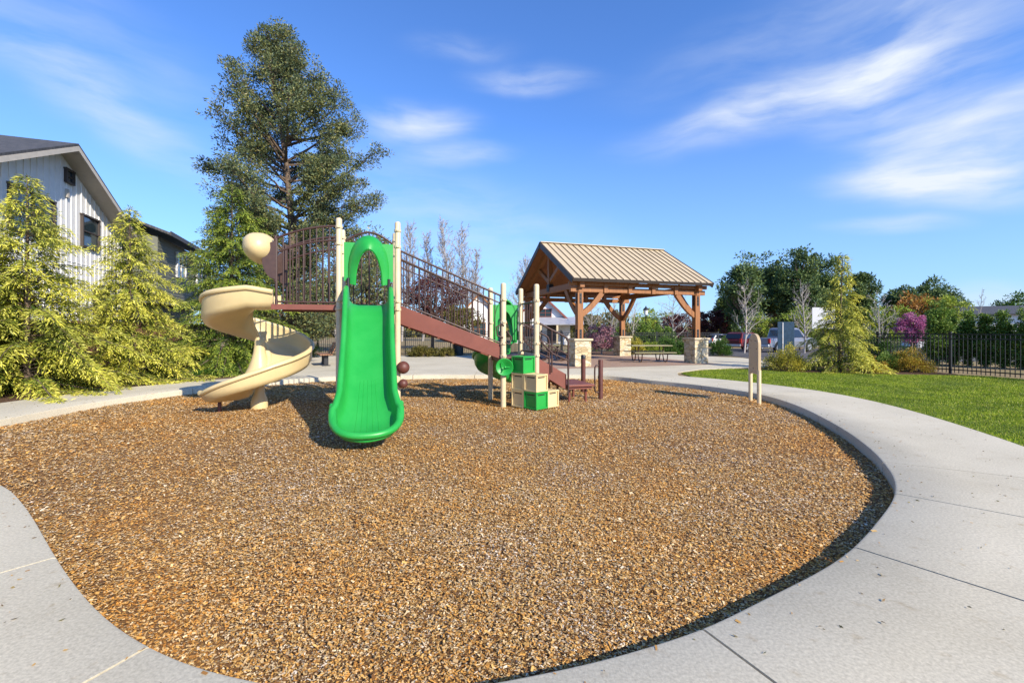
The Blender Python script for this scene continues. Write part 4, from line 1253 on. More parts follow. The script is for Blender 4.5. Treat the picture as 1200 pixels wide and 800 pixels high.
# ------------------------------------------------------------------ vehicles
M['silver'] = mat_simple('silver_car_paint', (.26, .26, .29), .28, .05, 2, metal=.55)
M['maroon'] = mat_simple('dark_red_car_paint', (.12, .016, .018), .28, .05, 2, metal=.2)
M['whitecar'] = mat_simple('white_car_paint', (.74, .74, .74), .3, .04, 2)
M['tyre'] = mat_simple('tyre_rubber', (.018, .018, .018), .85, .2, 20)
M['rim'] = mat_simple('alloy_rim', (.5, .5, .52), .3, .1, 10, metal=.7)
M['carglass'] = mat_glass('car_glass', (.012, .014, .018))
M['taillight'] = mat_simple('red_lens', (.45, .02, .015), .2, .1, 8)
def vehicle(name, label, cat, loc, rz, paint, kind, group=None):
    """x is forward; side profile with wheel arches cut out"""
    t = thing(name, label, cat, loc, rz, group)
    if kind == 'pickup':
        Ln, Wd, wb, r = 5.7, 1.95, 3.6, .40
        prof_top = [(-2.85, .55), (-2.85, 1.12), (-.75, 1.14), (1.55, 1.18), (2.65, 1.08), (2.82, .85), (2.82, .50)]
        roof = [(-.72, 1.14), (-.62, 1.86), (-.35, 1.92), (.55, 1.92), (.80, 1.86), (1.50, 1.18)]
    else:
        Ln, Wd, wb, r = 4.7, 1.85, 2.75, .36
        prof_top = [(-2.32, .45), (-2.34, .98), (-1.9, 1.05), (1.0, 1.02), (2.1, .90), (2.32, .70), (2.32, .40)]
        roof = [(-2.15, 1.04), (-1.75, 1.60), (-1.2, 1.68), (.15, 1.64), (.45, 1.56), (1.15, 1.02)]
    axl = (-wb / 2 - .1, wb / 2 - .05)
    pts = list(prof_top); low = []
    for xw in (axl[1], axl[0]):
        for k in range(9):
            a = math.pi * k / 8; low.append((xw + (r + .07) * math.cos(a), r + (r + .06) * math.sin(a) * 1.0 - .02))
    low = [(prof_top[-1][0] - .06, .36)] + low + [(prof_top[0][0] + .05, .42)]
    poly = pts + low
    mb = MB(); mb.slab([(x, -Wd / 2, z) for x, z in poly], (0, Wd, 0)); body = mb.build('body', M[paint], t, bevel=.05)
    for v in body.data.vertices:
        if v.co.z > .95: v.co.y *= .95
    mb = MB(); iw = Wd * .84
    vs = []
    nroof = len(roof)
    lowr = [(x, -Wd / 2 * .93, z) if z < 1.25 else (x, -Wd / 2 * .76, z) for x, z in roof]
    upr = [(x, -y, z) for x, y, z in lowr]
    mb.add(lowr + upr, [tuple(range(nroof)), tuple(reversed(range(nroof, 2 * nroof)))] + [(i, (i + 1) % nroof, nroof + (i + 1) % nroof, nroof + i) for i in range(nroof)])
    mb.build('cab', M[paint], t, bevel=.04)
    # glass set just proud of the cab
    mb = MB(); cx = sum(x for x, z in roof) / nroof
    for s in (-1, 1):
        zb_, zt_ = roof[0][1] + .04, max(z for x, z in roof) - .14
        def yy(z): return s * (Wd / 2 * (.93 - .17 * (z - roof[0][1]) / (roof[1][1] - roof[0][1])) + .012)
        q = [(roof[0][0] + .20, zb_), (roof[-1][0] - .28, zb_), (roof[-2][0] - .12, zt_), (roof[1][0] + .14, zt_)]
        mb.slab([(x, yy(z), z) for x, z in q], (0, s * .008, 0))
    def pane(p, q, w, off):
        (xa, za), (xb, zb2) = p, q
        d = Vector((xb - xa, 0, zb2 - za)); n_ = Vector((-d.z, 0, d.x)).normalized() * off
        a = Vector((xa, 0, za)) + d * .14 + n_; b = Vector((xa, 0, za)) + d * .86 + n_
        mb.slab([a + Vector((0, -w, 0)), a + Vector((0, w, 0)), b + Vector((0, w * .9, 0)), b + Vector((0, -w * .9, 0))], n_ * .3)
    pane(roof[-1], roof[-2], Wd * .40, -.02); pane(roof[0], roof[1], Wd * .38, .02)
    mb.build('window', M['carglass'], t)
    for s in (-1, 1):
        for xw in axl:
            mb = MB(); mb.tube([(xw, s * (Wd / 2 - .22), r), (xw, s * (Wd / 2 - .20), r), (xw, s * (Wd / 2 - .02), r), (xw, s * (Wd / 2), r)], [r * .9, r, r, r * .92], 24)
            wh = mb.build('wheel', M['tyre'], t, 40)
            mb = MB(); mb.cyl((xw, s * (Wd / 2 - .02), r), (xw, s * (Wd / 2 + .012), r), r * .62, 20)
            mb.build('rim', M['rim'], wh, 40)
    mb = MB()
    for s in (-1, 1): mb.box((prof_top[0][0] + .02, s * (Wd / 2 - .12), .92), (.10, .20, .36))
    mb.build_each('tail_light', M['taillight'], t, bevel=.02)
    mb = MB(); mb.box((prof_top[0][0] - .06, 0, .52), (.16, Wd - .1, .20)); mb.box((prof_top[-1][0] + .03, 0, .50), (.12, Wd - .1, .22)); mb.build_each('bumper', M['rim'], t, bevel=.03)
    mb = MB()
    for s in (-1, 1): mb.box((roof[-1][0] - .30, s * (Wd / 2 + .10), 1.18), (.12, .20, .16))
    mb.build_each('wing_mirror', M['black'], t, bevel=.02)
    return t
x, y = (918 - 600) / F * 36.5, 36.5
vehicle('pickup_truck', 'silver pickup truck parked behind the dark blue sign', 'truck', (x, y, fall(x, y) - .018), R(24), 'silver', 'pickup')
x, y = (873 - 600) / F * 42, 42
vehicle('parked_car', 'dark red estate car parked behind the tan play panel', 'car', (x, y, fall(x, y) - .02), R(35), 'maroon', 'suv')
x, y = (849 - 600) / F * 60, 60
vehicle('parked_car', 'white car parked far off to the right of the shelter', 'car', (x, y, fall(x, y) - .03), R(10), 'whitecar', 'suv')

# ------------------------------------------------------------------ fences
def metal_fence(p, q, H, label, name='metal_fence', pitch=.115, z0=-.02, step=2.35):
    p = Vector((*p, 0)); q = Vector((*q, 0)); L = (q - p).length; ang = math.atan2(q.y - p.y, q.x - p.x)
    t = thing(name, label, 'fence', (p.x, p.y, z0), ang)
    n = max(1, round(L / step)); w = L / n
    for k in range(n + 1):
        mb = MB(); mb.box((k * w, 0, H / 2 + .02), (.065, .065, H + .06)); mb.box((k * w, 0, H + .06), (.08, .08, .02)); mb.build('post', M['black'], t)
    for k in range(n):
        mb = MB()
        for z in (H - .02, H - .17, .14): mb.box((k * w + w / 2, 0, z), (w - .066, .035, .035))
        m_ = int(w / pitch)
        for j in range(1, m_):
            x = k * w + w * j / m_
            mb.box((x, 0, H / 2 + .01), (.018, .018, H - .04))
        mb.build('panel', M['black'], t)
    return t
d = Vector((.52, -1.77)).normalized(); f0 = Vector((14.94, 15.5))
a = f0 - d * 3.9; b = f0 + d * 7.05
metal_fence((f0 - d * 4.7)[:], (f0 + d * 7.05)[:], 1.36, 'black metal railing fence beside the lawn and the arborvitae row')
metal_fence((-11.3, 25.8), (-1.0, 26.6), 1.42, 'black metal railing fence behind the slides at the back of the plaza')
metal_fence((-1.0, 26.6 + .07), (3.4, 31.4), 1.42, 'black metal railing fence running back behind the shelter left post')
metal_fence((3.5, 31.5), (14.6, 32.2), 1.40, 'black metal railing fence behind the picnic shelter', z0=-.10)

def wood_fence(p, q, H, label):
    p = Vector((*p, 0)); q = Vector((*q, 0)); L = (q - p).length; ang = math.atan2(q.y - p.y, q.x - p.x)
    t = thing('wooden_fence', label, 'fence', (p.x, p.y, -.03), ang)
    rng = random.Random(3); n = int(L / 2.4); w = L / n
    for k in range(n + 1):
        mb = MB(); mb.box((k * w, .05, H / 2), (.10, .10, H + .08)); mb.build('post', M['fencewood'], t)
    for k in range(n):
        mb = MB(); m_ = 16
        for j in range(m_):
            h = H + rng.uniform(-.015, .015); mb.box((k * w + w * (j + .5) / m_, rng.uniform(-.004, .004), h / 2 + .04), (w / m_ - .012, .02, h))
        for z in (.3, H - .25): mb.box((k * w + w / 2, .03, z), (w - .1, .035, .09))
        mb.build('panel', M['fencewood'], t)
wood_fence((-12.9, 6.0), (-15.6, 24.0), 1.75, 'brown cedar board fence between the golden trees and the houses')

# ------------------------------------------------------------------ houses
def window_part(parent, c, w, h, nrm_ang, frame='trim', mull=0):
    """window on a wall; local wall axis along x rotated by nrm_ang"""
    Mz = Matrix.Rotation(nrm_ang, 3, 'Z'); c = Vector(c)
    def B(mb, p, d): mb.box(c + Mz @ Vector(p), d, M=Mz)
    mb = MB(); t = .065
    B(mb, (0, -.03, h / 2 + t / 2), (w + 2 * t + .06, .10, t)); B(mb, (0, -.03, -h / 2 - t / 2), (w + 2 * t, .10, t))
    for s in (-1, 1): B(mb, (s * (w / 2 + t / 2), -.03, 0), (t, .10, h))
    for k in range(mull): B(mb, (-w / 2 + w * (k + 1) / (mull + 1), -.02, 0), (.06, .08, h))
    B(mb, (0, -.02, .0), (w, .05, .05))
    f = mb.build('window', M[frame], parent)
    mb = MB(); B(mb, (0, -.005, 0), (w, .02, h)); mb.build('pane', M['glass'], f)
    return f

def house_white():
    w = Vector((-.35, .936, 0)).normalized()          # along the gable wall, going away
    r = Vector((-w.y, w.x, 0)) * 1                    # into the house: (-.936,-.35)
    A = Vector((-16.06, 15.99, 0)); ang = math.atan2(w.y, w.x)
    t = thing('white_house', 'two storey white board and batten house with dark shingle roof', 'house', (A.x, A.y, 0), ang)
    # local: x along wall (away), y into the house
    hw, ez_, rz_, dp = 5.2, 5.65, 7.98, 9.0
    mb = MB()
    mb.slab([(-hw, 0, -.1), (hw, 0, -.1), (hw, 0, ez_), (0, 0, rz_ - .05), (-hw, 0, ez_)], (0, dp, 0))
    mb.build('wall', M['offwhite'], t)
    mb = MB(); x = -hw + .1
    while x < hw:
        zt = ez_ + (rz_ - .1 - ez_) * (1 - abs(x) / hw); mb.box((x, -.012, zt / 2), (.05, .022, zt)); x += .34
    mb.box((0, -.008, 4.0), (2 * hw, .012, .02)); mb.build('batten', M['offwhite'], t)
    sl = (rz_ - ez_) / hw
    for s in (-1, 1):
        ov_ = .55; xe = s * (hw + ov_)
        top = [Vector((0, -.65, rz_ + .12)), Vector((xe, -.65, rz_ + .12 - sl * (hw + ov_))), Vector((xe, dp + .5, rz_ + .12 - sl * (hw + ov_))), Vector((0, dp + .5, rz_ + .12))]
        mb = MB(); mb.slab(top, (0, 0, -.09)); rf = mb.build('roof', M['shingle'], t)
        mb = MB(); n_ = Vector((0, 0, 1))
        mb.slab([Vector((0, -.66, rz_ + .03)), Vector((xe, -.66, rz_ + .03 - sl * (hw + ov_))), Vector((xe, -.66, rz_ - .14 - sl * (hw + ov_))), Vector((0, -.66, rz_ - .14))], (0, .04, 0))
        mb.build('fascia', M['fascia'], rf)
        mb = MB()
        mb.slab([Vector((0, -.62, rz_ - .02)), Vector((xe, -.62, rz_ - .02 - sl * (hw + ov_))), Vector((xe, -.005, rz_ - .02 - sl * (hw + ov_))), Vector((0, -.005, rz_ - .02))], (0, 0, -.03))
        mb.build('soffit', M['fascia'], rf)
    window_part(t, (-1.3, -.02, 5.22), 2.2, 1.30, 0, mull=1)
    window_part(t, (2.29, -.02, 5.33), 1.2, 1.15, 0)
    window_part(t, (.80, -.02, 7.10), .42, .40, 0)
    window_part(t, (3.2, -.02, 2.4), 1.1, 1.2, 0)
    window_part(t, (-2.6, -.02, 1.8), 1.6, 1.3, 0, mull=1)
    mb = MB(); mb.box((.66, -.04, 6.45), (.14, .07, .30)); mb.build('vent', M['fascia'], t)
house_white()

def house_olive():
    # eave runs along the same street line, farther off
    w = Vector((-.35, .936, 0)).normalized(); A = Vector((-16.75, 21.5, 0)); ang = math.atan2(w.y, w.x)
    t = thing('olive_house', 'olive green lap sided two storey house with a low dark roof', 'house', (A.x, A.y, 0), ang)
    Ln = 9.1; H = 5.9
    mb = MB(); mb.slab([(0, 0, 2.75), (Ln, 0, 2.75), (Ln, 7, 2.75), (0, 7, 2.75)], (0, 0, H - 2.75))
    mb.slab([(0, .7, -.1), (Ln - 1.2, .7, -.1), (Ln - 1.2, 7, -.1), (0, 7, -.1)], (0, 0, 2.84)); mb.build('wall', M['olive'], t)
    mb = MB(); z = 2.9
    while z < H: mb.box((Ln / 2, -.008, z), (Ln, .016, .018)); z += .17
    mb.build('siding_board', M['olive'], t)
    mb = MB(); mb.slab([(-.4, -.65, H + .0), (Ln + .5, -.65, H + .0), (Ln + .5, -.65, H + .20), (-.4, -.65, H + .20)], (0, .04, 0)); mb.build('fascia', M['trim'], t)
    mb = MB(); mb.slab([(-.4, -.62, H + .02), (Ln + .5, -.62, H + .02), (Ln + .5, 3.5, H + 1.6), (-.4, 3.5, H + 1.6)], (0, 0, .12)); mb.slab([(-.4, 7.6, H + .02), (Ln + .5, 7.6, H + .02), (Ln + .5, 3.5, H + 1.6), (-.4, 3.5, H + 1.6)], (0, 0, .12)); mb.build('roof', M['shingle'], t)
    window_part(t, (6.9, -.02, 4.72), 1.7, 1.5, 0, 'white', 1)
    window_part(t, (3.2, -.02, 4.9), 1.3, 1.2, 0, 'white', 1)
    for x in (Ln - .25, Ln - 3.4):
        mb = MB(); mb.box((x, .15, 1.36), (.18, .18, 2.76)); mb.build('porch_post', M['white'], t)
    mb = MB(); mb.box((Ln + .012, -.004, 4.3), (.06, .10, 3.1)); mb.build('corner_board', M['white'], t)
house_olive()

def gable_house(name, label, loc, rz, L, D, H, rise, wall, roof, trim, wins, z0=0.0, porch=False):
    """gable front faces local -y"""
    t = thing(name, label, 'house', (loc[0], loc[1], z0), rz)
    mb = MB(); mb.slab([(-L / 2, 0, -.2), (L / 2, 0, -.2), (L / 2, 0, H), (0, 0, H + rise), (-L / 2, 0, H)], (0, D, 0)); mb.build('wall', M[wall], t)
    sl = rise / (L / 2)
    for s in (-1, 1):
        xe = s * (L / 2 + .45)
        mb = MB(); mb.slab([Vector((0, -.45, H + rise + .12)), Vector((xe, -.45, H + rise + .12 - sl * (L / 2 + .45))), Vector((xe, D + .4, H + rise + .12 - sl * (L / 2 + .45))), Vector((0, D + .4, H + rise + .12))], (0, 0, -.12)); rf = mb.build('roof', M[roof], t)
        mb = MB(); mb.slab([Vector((0, -.47, H + rise + .05)), Vector((xe, -.47, H + rise + .05 - sl * (L / 2 + .45))), Vector((xe, -.47, H + rise - .22 - sl * (L / 2 + .45))), Vector((0, -.47, H + rise - .22))], (0, .04, 0)); mb.build('fascia', M[trim], rf)
    for (x, z, w, h) in wins: window_part(t, (x, -.02, z), w, h, 0, trim, 1)
    if porch:
        mb = MB(); mb.slab([(-.2, -2.2, 2.05), (L / 2 + 1.4, -2.2, 2.05), (L / 2 + 1.4, .0, 2.85), (-.2, .0, 2.85)], (0, 0, .12)); mb.build('porch_roof', M['metalgrey'], t)
        for x in (.0, 1.8, L / 2 + 1.2):
            mb = MB(); mb.box((x, -2.05, 1.0), (.2, .2, 2.2)); mb.build('porch_post', M['cream'], t)
        mb = MB(); mb.box((1.2, -.03, 1.05), (1.0, .08, 2.1)); mb.build('door', M['trim'], t)
    return t
M['metalgrey'] = mat_simple('grey_metal_roof', (.33, .33, .36), .4, .08, 2)
M['rusttrim'] = mat_simple('rust_red_trim', (.20, .055, .035), .6, .1, 4)
gable_house('farmhouse', 'white gabled farmhouse with rust red rake trim seen under the shelter', ((634 - 600) / F * 52, 52), R(-4), 6.6, 9, 2.5, 3.15, 'white', 'metalgrey', 'rusttrim', [(.5, 3.45, 1.3, .8), (-1.6, 1.3, 1.2, 1.2)], porch=True)
gable_house('small_house', 'small white gabled house with brown trim seen through the stair railing', ((562 - 600) / F * 56, 56), R(6), 6.2, 8, 2.7, 3.3, 'white', 'shingle', 'timber', [(0, 1.6, 1.4, 1.5)])
gable_house('low_house', 'cream low house with a dark hipped roof at the far right', ((1212 - 600) / F * 52, 52), R(58), 11.0, 11, 3.6, 1.0, 'offwhite', 'shingle', 'fascia', [(-2.2, 2.9, 1.6, 1.1), (2.2, 2.9, 1.6, 1.1)], z0=-.4)

# ------------------------------------------------------------------ vegetation
def cedar(label, X, Y, H, RAD, seed, mat, lean=(0, 0), droop=1.0, dens=1.0, name='golden_cedar', z0=-.02, pexp=.86, group=None):
    rng = np.random.default_rng(seed)
    t = thing(name, label, 'tree', (X, Y, z0), 0, group)
    tr = MB()
    def axis(h): f = h / H; return np.array([lean[0] * f * f, lean[1] * f * f, h])
    n = 12
    tr.tube([axis(H * k / n) for k in range(n + 1)], [.028 * H * .5 * (1 - k / n) ** .9 + .006 for k in range(n + 1)], 8)
    P = []; D = []; LL = []; WW = []; TT = []
    nb = int(H * 29 * dens)
    for i in range(nb):
        f = ((i + rng.random()) / nb) ** 1.05
        h = H * (.035 + .955 * f); rel = h / H
        L = RAD * ((1 - rel) ** pexp * .97 + .06) * rng.uniform(.60, 1.18)
        if rng.random() < .10: L *= 1.14
        az = i * 2.39996 + rng.normal(0, .35)
        rise = rng.uniform(.12, .42) + .55 * rel ** 2
        dr = droop * rng.uniform(.42, .80) * (1 - .45 * rel)
        base = axis(h); u = np.array([math.cos(az), math.sin(az), 0]); sd = np.array([-math.sin(az), math.cos(az), 0])
        def bp(tt):
            p = base + u * (L * tt); p[2] += L * (rise * tt - dr * tt * tt); p[2] = max(p[2], .05 + .05 * tt); return p
        m_ = 5
        tr.tube([bp(k / m_) for k in range(m_ + 1)], [max(.003, .009 * L * (1 - k / m_) + .003) for k in range(m_ + 1)], 4)
        nt_ = max(8, int(L / .029))
        for j in range(nt_):
            tt = .14 + .86 * (j + rng.random()) / nt_
            p0 = bp(tt); s = 1 if j % 2 == 0 else -1
            tl = (.15 + .26 * (1 - tt)) * min(1.0, .45 + .5 * L) * rng.uniform(.6, 1.25)
            a = rng.uniform(.5, 1.15) * s
            if tt > .95: a *= .3
            d = u * math.cos(a) + sd * math.sin(a); d[2] = rng.uniform(-.15, .22) - .25 * tt
            ns = max(3, int(tl / .026))
            for q in range(ns):
                sq = (q + .5) / ns
                pp = p0 + d * (tl * sq); pp[2] -= droop * .85 * tl * sq * sq
                pp[2] = max(pp[2], .03)
                ld = d + rng.normal(0, .42, 3); ld[2] -= .55 * droop * sq
                P.append(pp + rng.normal(0, .010, 3)); D.append(ld); LL.append(rng.uniform(.075, .14)); WW.append(rng.uniform(.016, .030))
                TT.append(min(1, max(0, .50 * tt + .46 * sq + rng.normal(0, .12))))
    tr.build('trunk', M['bark'], t, 60)
    P = np.array(P); D = np.array(D)
    V = leaf_quads(P, D, np.array(LL), np.array(WW), rng, flat=.55)
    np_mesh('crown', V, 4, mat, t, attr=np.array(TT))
    return t
cedar('golden weeping cedar at the left edge, leaning branches over the path', (32 - 600) / F * 10.5, 10.5, 5.05, 2.3, 11, M['gold'], pexp=1.05)
cedar('golden cedar against the white house, cut by the left picture edge', (-24 - 600) / F * 10.4, 10.4, 4.9, 1.7, 12, M['gold'], pexp=1.0)
cedar('golden cedar between the white house and the olive house', (152 - 600) / F * 12.9, 12.9, 4.95, 2.1, 13, M['gold'], pexp=1.0)
cedar('tall greener cedar behind the cream spiral slide', (272 - 600) / F * 16.2, 16.2, 6.6, 2.6, 14, M['goldgreen'], name='green_cedar')
cedar('golden cedar with a thin bent top beside the shrub bed', (984 - 600) / F * 16.2, 16.2, 4.2, 1.5, 15, M['gold'], lean=(.12, 0), dens=.92, pexp=1.3)

def big_pine():
    rng = np.random.default_rng(33)
    X, Y = (338 - 600) / F * 20, 20.0
    t = thing('pine_tree', 'tall open-crowned pine towering behind the spiral slide', 'tree', (X, Y, -.03))
    H = 14.7
    prof = [(1.8, -2.4, 2.6), (3.0, -3.4, 3.4), (5.0, -3.5, 3.8), (6.6, -3.5, 4.3), (8.3, -3.8, 4.5), (9.2, -3.7, 3.8), (10.3, -3.2, 3.4), (11.6, -2.7, 3.1), (12.5, -2.0, 2.1), (13.4, -1.7, .9), (14.6, -1.2, -.4)]
    zs = [p[0] for p in prof]; ls = [p[1] for p in prof]; rs = [p[2] for p in prof]
    tr = MB()
    def axis(h):
        f = h / H; return np.array([-.05 + .18 * math.sin(f * 5) - .9 * f ** 4, .1 * math.sin(f * 4), h])
    tr.tube([axis(H * .97 * k / 16) for k in range(17)], [.20 * (1 - k / 16) ** .8 + .018 for k in range(17)], 10)
    P = []; D = []; clump = []
    nb = 146
    for i in range(nb):
        h = 1.7 + (H - 1.9) * ((i + rng.random()) / nb) ** 1.12
        az = i * 2.39996 + rng.normal(0, .3)
        c = math.cos(az); lft, rgt = np.interp(h, zs, ls), np.interp(h, zs, rs)
        cx = (lft + rgt) / 2; rad = (rgt - lft) / 2
        end_x = cx + rad * c; end_y = rad * .92 * math.sin(az)
        b0 = axis(max(.8, h - rng.uniform(.6, 2.2))); 
        L = rng.uniform(.55, 1.06) * (.93 + .18 * math.sin(2.0 * az + h * 1.7))
        e = np.array([end_x * L, end_y * L, h + rng.uniform(-.15, .35)])
        sag = rng.uniform(.03, .10) * rad
        def bp(tt): 
            p = b0 + (e - b0) * tt; p[2] += sag * (tt * tt - tt) * 1.4; return p
        m_ = 6; pts = [bp(k / m_) + rng.normal(0, .03, 3) * (k > 0) for k in range(m_ + 1)]
        blen = np.linalg.norm(e - b0)
        r0 = .018 + .013 * blen
        tr.tube(pts, [r0 * (1 - k / m_) + .006 for k in range(m_ + 1)], 5)
        ns = int(3 + blen * 5.8)
        for j in range(ns):
            tt = rng.uniform(.30, 1.0) ** .8; p0 = bp(tt)
            dd = (e - b0) / blen; side = np.cross(dd, rng.normal(size=3)); side /= np.linalg.norm(side)
            ln = rng.uniform(.22, .75) * (1.15 - .5 * tt)
            p1 = p0 + (dd * .6 + side * .8) * ln + np.array([0, 0, .12 * ln])
            tr.tube([p0, (p0 + p1) / 2 + rng.normal(0, .03, 3), p1], [.012, .008, .004], 3)
            clump.append((p1, rng.uniform(.15, .30)))
            if rng.random() < .65: clump.append(((p0 + p1) / 2 + rng.normal(0, .1, 3), rng.uniform(.10, .20)))
    tr.build('trunk', M['bark'], t, 60)
    Ps = []; Ds = []; 
    for c, r in clump:
        k = int(34 * (r / .2) ** 1.6)
        o = rng.normal(0, 1, (k, 3)); o = unit(o) * (r * rng.random((k, 1)) ** .5) * np.array([1.25, 1.25, .8])
        Ps.append(c + o); Ds.append(unit(o) + np.array([0, 0, .35]) + rng.normal(0, .4, (k, 3)))
    P = np.concatenate(Ps); D = np.concatenate(Ds); n = len(P)
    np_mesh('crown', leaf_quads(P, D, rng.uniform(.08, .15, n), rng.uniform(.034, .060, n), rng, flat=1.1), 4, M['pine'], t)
big_pine()

def blob_tree(name, label, X, Y, H, RX, seed, mat, trunk_h=.25, nclump=90, leaf=.22, per=26, RY=None, shape='round', z0=None, group=None, cat='tree', bark='bark', gaps=.75):
    """tree made of limbs that end in clumps of leaves"""
    rng = np.random.default_rng(seed); RY = RY or RX
    z = (fall(X, Y) - .03) if z0 is None else z0
    t = thing(name, label, cat, (X, Y, z), 0, group)
    tr = MB(); hb = H * trunk_h
    tr.tube([(0, 0, 0), (rng.normal(0, .02) * H, 0, hb), (rng.normal(0, .03) * H, rng.normal(0, .03) * H, H * .75)], [.022 * H + .02, .016 * H + .015, .004 * H + .004], 7)
    Ps = []; Ds = []
    zc = (H + hb) / 2; hz_ = (H - hb) / 2
    for i in range(nclump):
        while True:
            q = rng.uniform(-1, 1, 3)
            rr = np.linalg.norm(q)
            if rr > 1 or rr < .35 * rng.random(): continue
            if shape == 'cone' and np.hypot(q[0], q[1]) > (1 - (q[2] + 1) / 2) * .95 + .08: continue
            if shape == 'column' and np.hypot(q[0], q[1]) > min(1, 1.5 * (1 - (q[2] + 1) / 2) + .12): continue
            break
        lump = 1 + .16 * math.sin(q[0] * 5 + seed) * math.sin(q[1] * 4 + seed * 2) + .12 * math.sin(q[2] * 6 + seed)
        c = np.array([q[0] * RX * lump, q[1] * RY * lump, zc + q[2] * hz_ * (1 if shape != 'round' else lump)])
        c[2] = min(c[2], H)
        if i % 3 == 0:
            b = np.array([0, 0, hb * .8 + (c[2] - hb) * .45]); b[2] = max(b[2], hb * .5)
            tr.tube([b, (b + c) / 2 + rng.normal(0, .03 * H, 3), c], [.008 * H + .006, .005 * H + .004, .003], 4)
        r = rng.uniform(.10, .20) * (RX + hz_) * .62
        k = int(2.0 * per * rng.uniform(.6, 1.3))
        o = unit(rng.normal(0, 1, (k, 3))) * (r * rng.random((k, 1)) ** .45) * np.array([1.2, 1.2, .8])
        Ps.append(c + o); Ds.append(unit(o) * .8 + rng.normal(0, .6, (k, 3)) + np.array([0, 0, .3]))
    tr.build('trunk', M[bark], t, 60)
    P = np.concatenate(Ps); P[:, 2] = np.maximum(P[:, 2], .03); D = np.concatenate(Ds); n = len(P)
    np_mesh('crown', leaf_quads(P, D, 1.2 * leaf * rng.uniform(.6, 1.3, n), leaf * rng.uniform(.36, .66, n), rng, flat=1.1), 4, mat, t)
    return t

def at(px, Y): return (px - 600) / F * Y
def hgt(py, Y, z0=0): return CH + (HZ - py) / F * Y - z0

# far dark pines on the right, each with its own crown
for (px, Y, top, rx, sd_, lab) in ((872, 58, 300, 2.3, 1, 'dark pine at the left end of the far grove'),
                                  (908, 62, 298, 2.5, 2, 'dark pine second from the left in the far grove, behind the truck'),
                                  (938, 58, 293, 2.7, 3, 'tallest dark pine of the far grove'),
                                  (966, 60, 303, 2.2, 4, 'dark pine behind the top of the right golden cedar, left of it'),
                                  (1008, 60, 318, 1.6, 5, 'dark pine just right of the right golden cedar top'),
                                  (1060, 66, 335, 2.6, 6, 'dark pine above the copper tree'),
                                  (1092, 66, 328, 2.9, 7, 'dark pine above the arborvitae row'),
                                  (1120, 68, 350, 2.0, 8, 'smaller dark pine at the right end above the arborvitae row'),
                                  (853, 64, 344, 1.5, 9, 'low dark pine at the far left of the grove, beside the shelter roof')):
    blob_tree('pine_tree', lab, at(px, Y), Y, hgt(top, Y, -.7), rx, 100 + sd_, M['darkpine'], .16, 170, .34, 30, shape='round', group='dark pines beyond the car park')
blob_tree('copper_tree', 'copper leaved tree in front of the far dark pines', at(1072, 46), 46, hgt(347, 46, -.5), 2.3, 121, M['orangetree'], .2, 90, .24, 26)
blob_tree('copper_tree', 'second copper leaved tree right of the first, above the pink redbud', at(1092, 48), 48, hgt(350, 48, -.5), 1.8, 122, M['orangetree'], .2, 80, .24, 26)
blob_tree('lime_tree', 'lime green young tree beside the pale bare tree', at(1043, 38), 38, hgt(362, 38, -.4), 1.8, 123, M['lime'], .2, 90, .2, 26)
blob_tree('lime_tree', 'lime green tree above the first arborvitae', at(1108, 44), 44, hgt(346, 44, -.5), 1.8, 124, M['lime'], .2, 80, .2, 26)
blob_tree('lime_tree', 'small lime green tree behind the truck cab', at(938, 44), 44, hgt(360, 44, -.5), 1.6, 125, M['lime'], .2, 70, .22, 20)
blob_tree('lime_tree', 'yellow green sapling behind the truck tail', at(893, 46), 46, hgt(367, 46, -.5), 1.5, 126, M['lime'], .25, 50, .22, 18)
blob_tree('green_tree', 'round pale green tree above the cream low house', at(1190, 58), 58, hgt(343, 58, -.6), 2.6, 127, M['bush'], .2, 110, .3, 26)
blob_tree('redbud_tree', 'magenta flowering redbud behind the black fence', at(1068, 30), 30, hgt(367, 30, -.2), .8, 128, M['redbud'], .25, 90, .11, 30)
blob_tree('redbud_tree', 'pink flowering shrub tree between two stone pillars', at(705, 27.2), 27.2, 1.78, .95, 129, M['pinkbud'], .15, 100, .09, 26, bark='greybark')
blob_tree('plum_tree', 'purple leaved plum tree right of the shelter', at(833, 62), 62, hgt(364, 62, -.7), 2.2, 130, M['plum'], .25, 90, .26, 26)
blob_tree('plum_tree', 'dark red plum tree behind the stair railing', at(507, 36), 36, hgt(322, 36), 2.7, 131, M['plum'], .22, 150, .17, 24)
blob_tree('plum_tree', 'wine red tree seen under the shelter beside its right post', at(795, 50), 50, hgt(366, 50, -.5), 1.9, 132, M['plum'], .2, 70, .24, 22)
blob_tree('olive_tree', 'olive leaved small tree right of the red plum', at(540, 33), 33, hgt(352, 33), 1.4, 133, M['olivebush'], .2, 90, .16, 24)
blob_tree('copper_shrub', 'reddish copper shrub seen under the bridge', at(340, 26), 26, hgt(366, 26), 1.2, 134, M['orangetree'], .12, 70, .13, 22, cat='shrub')
blob_tree('olive_tree', 'olive green tree seen below the bridge deck', at(372, 38), 38, hgt(356, 38), 2.0, 135, M['olivebush'], .2, 80, .18, 22)
blob_tree('copper_tree', 'rust coloured tree seen through the high deck railing', at(430, 42), 42, hgt(346, 42), 2.4, 136, M['orangetree'], .2, 80, .2, 22)
blob_tree('green_tree', 'pale spring green tree far behind the shelter', at(762, 56), 56, hgt(362, 56, -.6), 2.4, 137, M['lime'], .2, 80, .26, 22)
blob_tree('green_tree', 'dull green tree far behind the shelter centre', at(690, 60), 60, hgt(362, 60), 2.4, 138, M['olivebush'], .2, 80, .26, 22)
